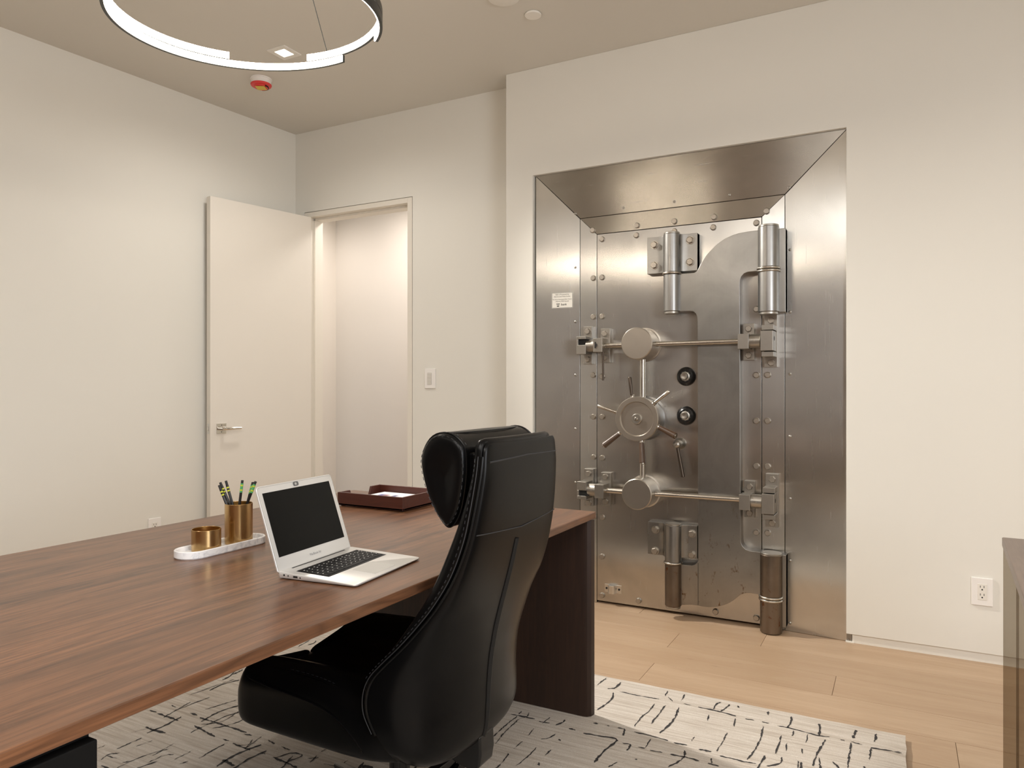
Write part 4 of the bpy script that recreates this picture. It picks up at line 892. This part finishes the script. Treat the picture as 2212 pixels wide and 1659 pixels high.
def stitches(pts, parent, L=.0045, r_=.0009, name='stitching'):
    P = catmull(pts, 10); bm = B(); acc = 0; on = True; a = P[0]; seg_ = []
    for p, q in zip(P, P[1:]):
        acc += (q-p).length
        if acc >= L:
            if on: tube(bm, [a, q], r_, 4)
            on = not on; acc = 0; a = q
    return obj(name, bm, M_stitch, parent, kind='stuff')
stitches([(s_-.020, YC-(w_+.0008)+.0002, z) for z, a, w_, s_, p_ in LV[6:]], back)
# headrest pillow
hp = [(-.862, 1.068), (-.885, 1.088), (-.915, 1.095), (-.945, 1.086), (-.966, 1.062), (-.975, 1.030), (-.970, .995), (-.957, .955), (-.938, .918), (-.917, .890), (-.902, .880), (-.888, .888), (-.872, .915), (-.862, .955), (-.856, 1.0), (-.856, 1.04)]
hp = [(v.x, v.y) for v in catmull([(a, b, 0) for a, b in hp], 3, True)]
cxh = sum(a for a, b in hp)/len(hp); czh = sum(b for a, b in hp)/len(hp)
def hsec(y, s_): return [(cxh+(a-cxh)*s_, y, czh+(b-czh)*s_) for a, b in hp]
ys = [(1.380, .02), (1.3775, .3), (1.3745, .6), (1.375, .85), (1.383, .97), (1.40, 1.0), (1.47, 1.005), (1.56, 1.01), (1.65, 1.005), (1.72, 1.0), (1.737, .97), (1.745, .85), (1.7455, .6), (1.7425, .3), (1.740, .02)]
hb_ = B(); loft(hb_, dense([hsec(y, s_) for y, s_ in ys], 4))
hr = obj('headrest', hb_, M_leather, ch, smooth=80)
for y, sg in ((1.387, 1), (1.733, 1)):
    obj('headrest_piping', tube(B(), catmull([(cxh+(a-cxh)*.995, y, czh+(b-czh)*.995) for a, b in hp], 1, True), .0022, 6, True), M_leather, hr, smooth=True)
stitches([(cxh+(a-cxh)*.945, 1.3765, czh+(b-czh)*.93) for a, b in hp[::3]+hp[:1]], hr)
stitches([(cxh+(a-cxh)*1.001, 1.397, czh+(b-czh)*1.001) for a, b in hp[:30:3]], hr)
obj('headrest_seam', tube(B(), catmull([(-.905, 1.39, 1.0935), (-.895, 1.42, 1.093), (-.888, 1.50, 1.0925), (-.888, 1.62, 1.0925), (-.897, 1.70, 1.093), (-.91, 1.735, 1.092)], 6), .0016, 6), M_groove, hr, smooth=True)
obj('headrest_strap', bx(-.86, -.84, YC-.16, YC+.16, .93, 1.05), M_leather, hr, bevel=.006)
# seat: sections along x, bolsters at both sides, waterfall front
SX = [(-1.486, .10, .405, .455, .425), (-1.489, .20, .372, .470, .432), (-1.488, .245, .356, .482, .440), (-1.478, .262, .348, .492, .446), (-1.45, .270, .345, .501, .454), (-1.40, .271, .343, .506, .460), (-1.33, .271, .342, .508, .466), (-1.25, .271, .341, .508, .470), (-1.18, .270, .340, .503, .472), (-1.12, .268, .339, .488, .472), (-1.06, .262, .339, .472, .468), (-1.00, .240, .340, .457, .45)]
def seat_sec(x, w_, zb, zt, zm):
    h_ = zt-zb
    half = [(0, zb), (-w_*.5, zb), (-w_+.050, zb), (-w_+.022, zb+.003), (-w_+.007, zb+.012), (-w_, zb+.034), (-w_-.001, zb+h_*.5), (-w_+.001, zt-.052), (-w_+.010, zt-.028), (-w_+.026, zt-.010), (-w_+.048, zt-.002), (-w_+.080, zt), (-w_+.125, zt-(zt-zm)*.45), (-w_*.38, zm+.003), (-w_*.18, zm), (0, zm)]
    half = [(min(0, y), z) for y, z in half]
    c_ = catmull([(x, YC+y, z) for y, z in half], 3)
    return [tuple(v) for v in c_]+[(v.x, 2*YC-v.y, v.z) for v in c_[::-1][1:-1]]
st_ = B(); loft(st_, dense([seat_sec(*s_) for s_ in SX], 4))
seat = obj('seat', st_, M_leather, ch, smooth=80)
for sg in (-1, 1):
    obj('seat_piping', tube(B(), catmull([(-1.478, YC+sg*.235, .470), (-1.44, YC+sg*.262, .471), (-1.36, YC+sg*.2695, .465), (-1.27, YC+sg*.2705, .459), (-1.20, YC+sg*.2705, .450), (-1.14, YC+sg*.2690, .428), (-1.095, YC+sg*.2660, .392), (-1.075, YC+sg*.2630, .368)], 6), .0028, 6), M_leather, seat, smooth=True)
    obj('seat_piping', tube(B(), catmull([(-1.44, YC+sg*.222, .4925), (-1.36, YC+sg*.238, .4985), (-1.27, YC+sg*.243, .501), (-1.20, YC+sg*.244, .496), (-1.14, YC+sg*.242, .480), (-1.10, YC+sg*.240, .458), (-1.075, YC+sg*.245, .42)], 6), .0024, 6), M_leather, seat, smooth=True)
stitches([(-1.44, YC-.218, .4935), (-1.36, YC-.233, .5005), (-1.27, YC-.238, .5035), (-1.20, YC-.239, .499), (-1.14, YC-.237, .484), (-1.10, YC-.235, .463)], seat)
# mechanism, column, base
obj('tilt_mechanism', bx(-1.32, -1.02, YC-.09, YC+.09, .290, .345), M_chairmetal, ch, bevel=.008)
bar = B(); prism(bar, [(-1.05, .300), (-.965, .262), (-.925, .255), (-.905, .268), (-.900, .300), (-.902, .345), (-.94, .345), (-1.05, .335)], 'Y', YC-.035, YC+.035)
obj('back_support_bar', bar, M_chairmetal, ch, bevel=.006)
obj('gas_column', cyl(B(), (-1.17, YC, .085), (-1.17, YC, .295), .027, n=28), M_chairmetal, ch, smooth=True)
hubb = obj('base_hub', lathe(B(), [(0, .075), (.045, .075), (.042, .13), (.03, .14), (0, .14)], (-1.17, YC, 0), n=28), M_chairmetal, ch, smooth=30)
for i in range(5):
    a = i*2*PI/5+.35; d = Vector((math.cos(a), math.sin(a), 0)); s_ = Vector((-d.y, d.x, 0)); c0 = Vector((-1.17, YC, 0))
    lb = B(); sec_ = lambda r_, w_, z0, z1: [c0+d*r_+s_*w_+Vector((0, 0, z0)), c0+d*r_-s_*w_+Vector((0, 0, z0)), c0+d*r_-s_*w_*.7+Vector((0, 0, z1)), c0+d*r_+s_*w_*.7+Vector((0, 0, z1))]
    loft(lb, [sec_(.02, .026, .085, .125), sec_(.15, .022, .085, .112), sec_(.29, .015, .085, .098), sec_(.305, .010, .085, .096)])
    lg_ = obj('base_leg', lb, M_chairmetal, ch, bevel=.003)
    cb = B(); cc = c0+d*.285
    for sd_ in (-1, 1): merge(cb, cyl(B(), cc+s_*(sd_*.006)+Vector((0, 0, RT+.027)), cc+s_*(sd_*.024)+Vector((0, 0, RT+.027)), .0255, n=20, ch=.003))
    merge(cb, cyl(B(), cc+Vector((0, 0, RT+.03)), cc+Vector((0, 0, .092)), .006, n=10))
    obj('caster', cb, M_chairmetal, lg_, smooth=30)
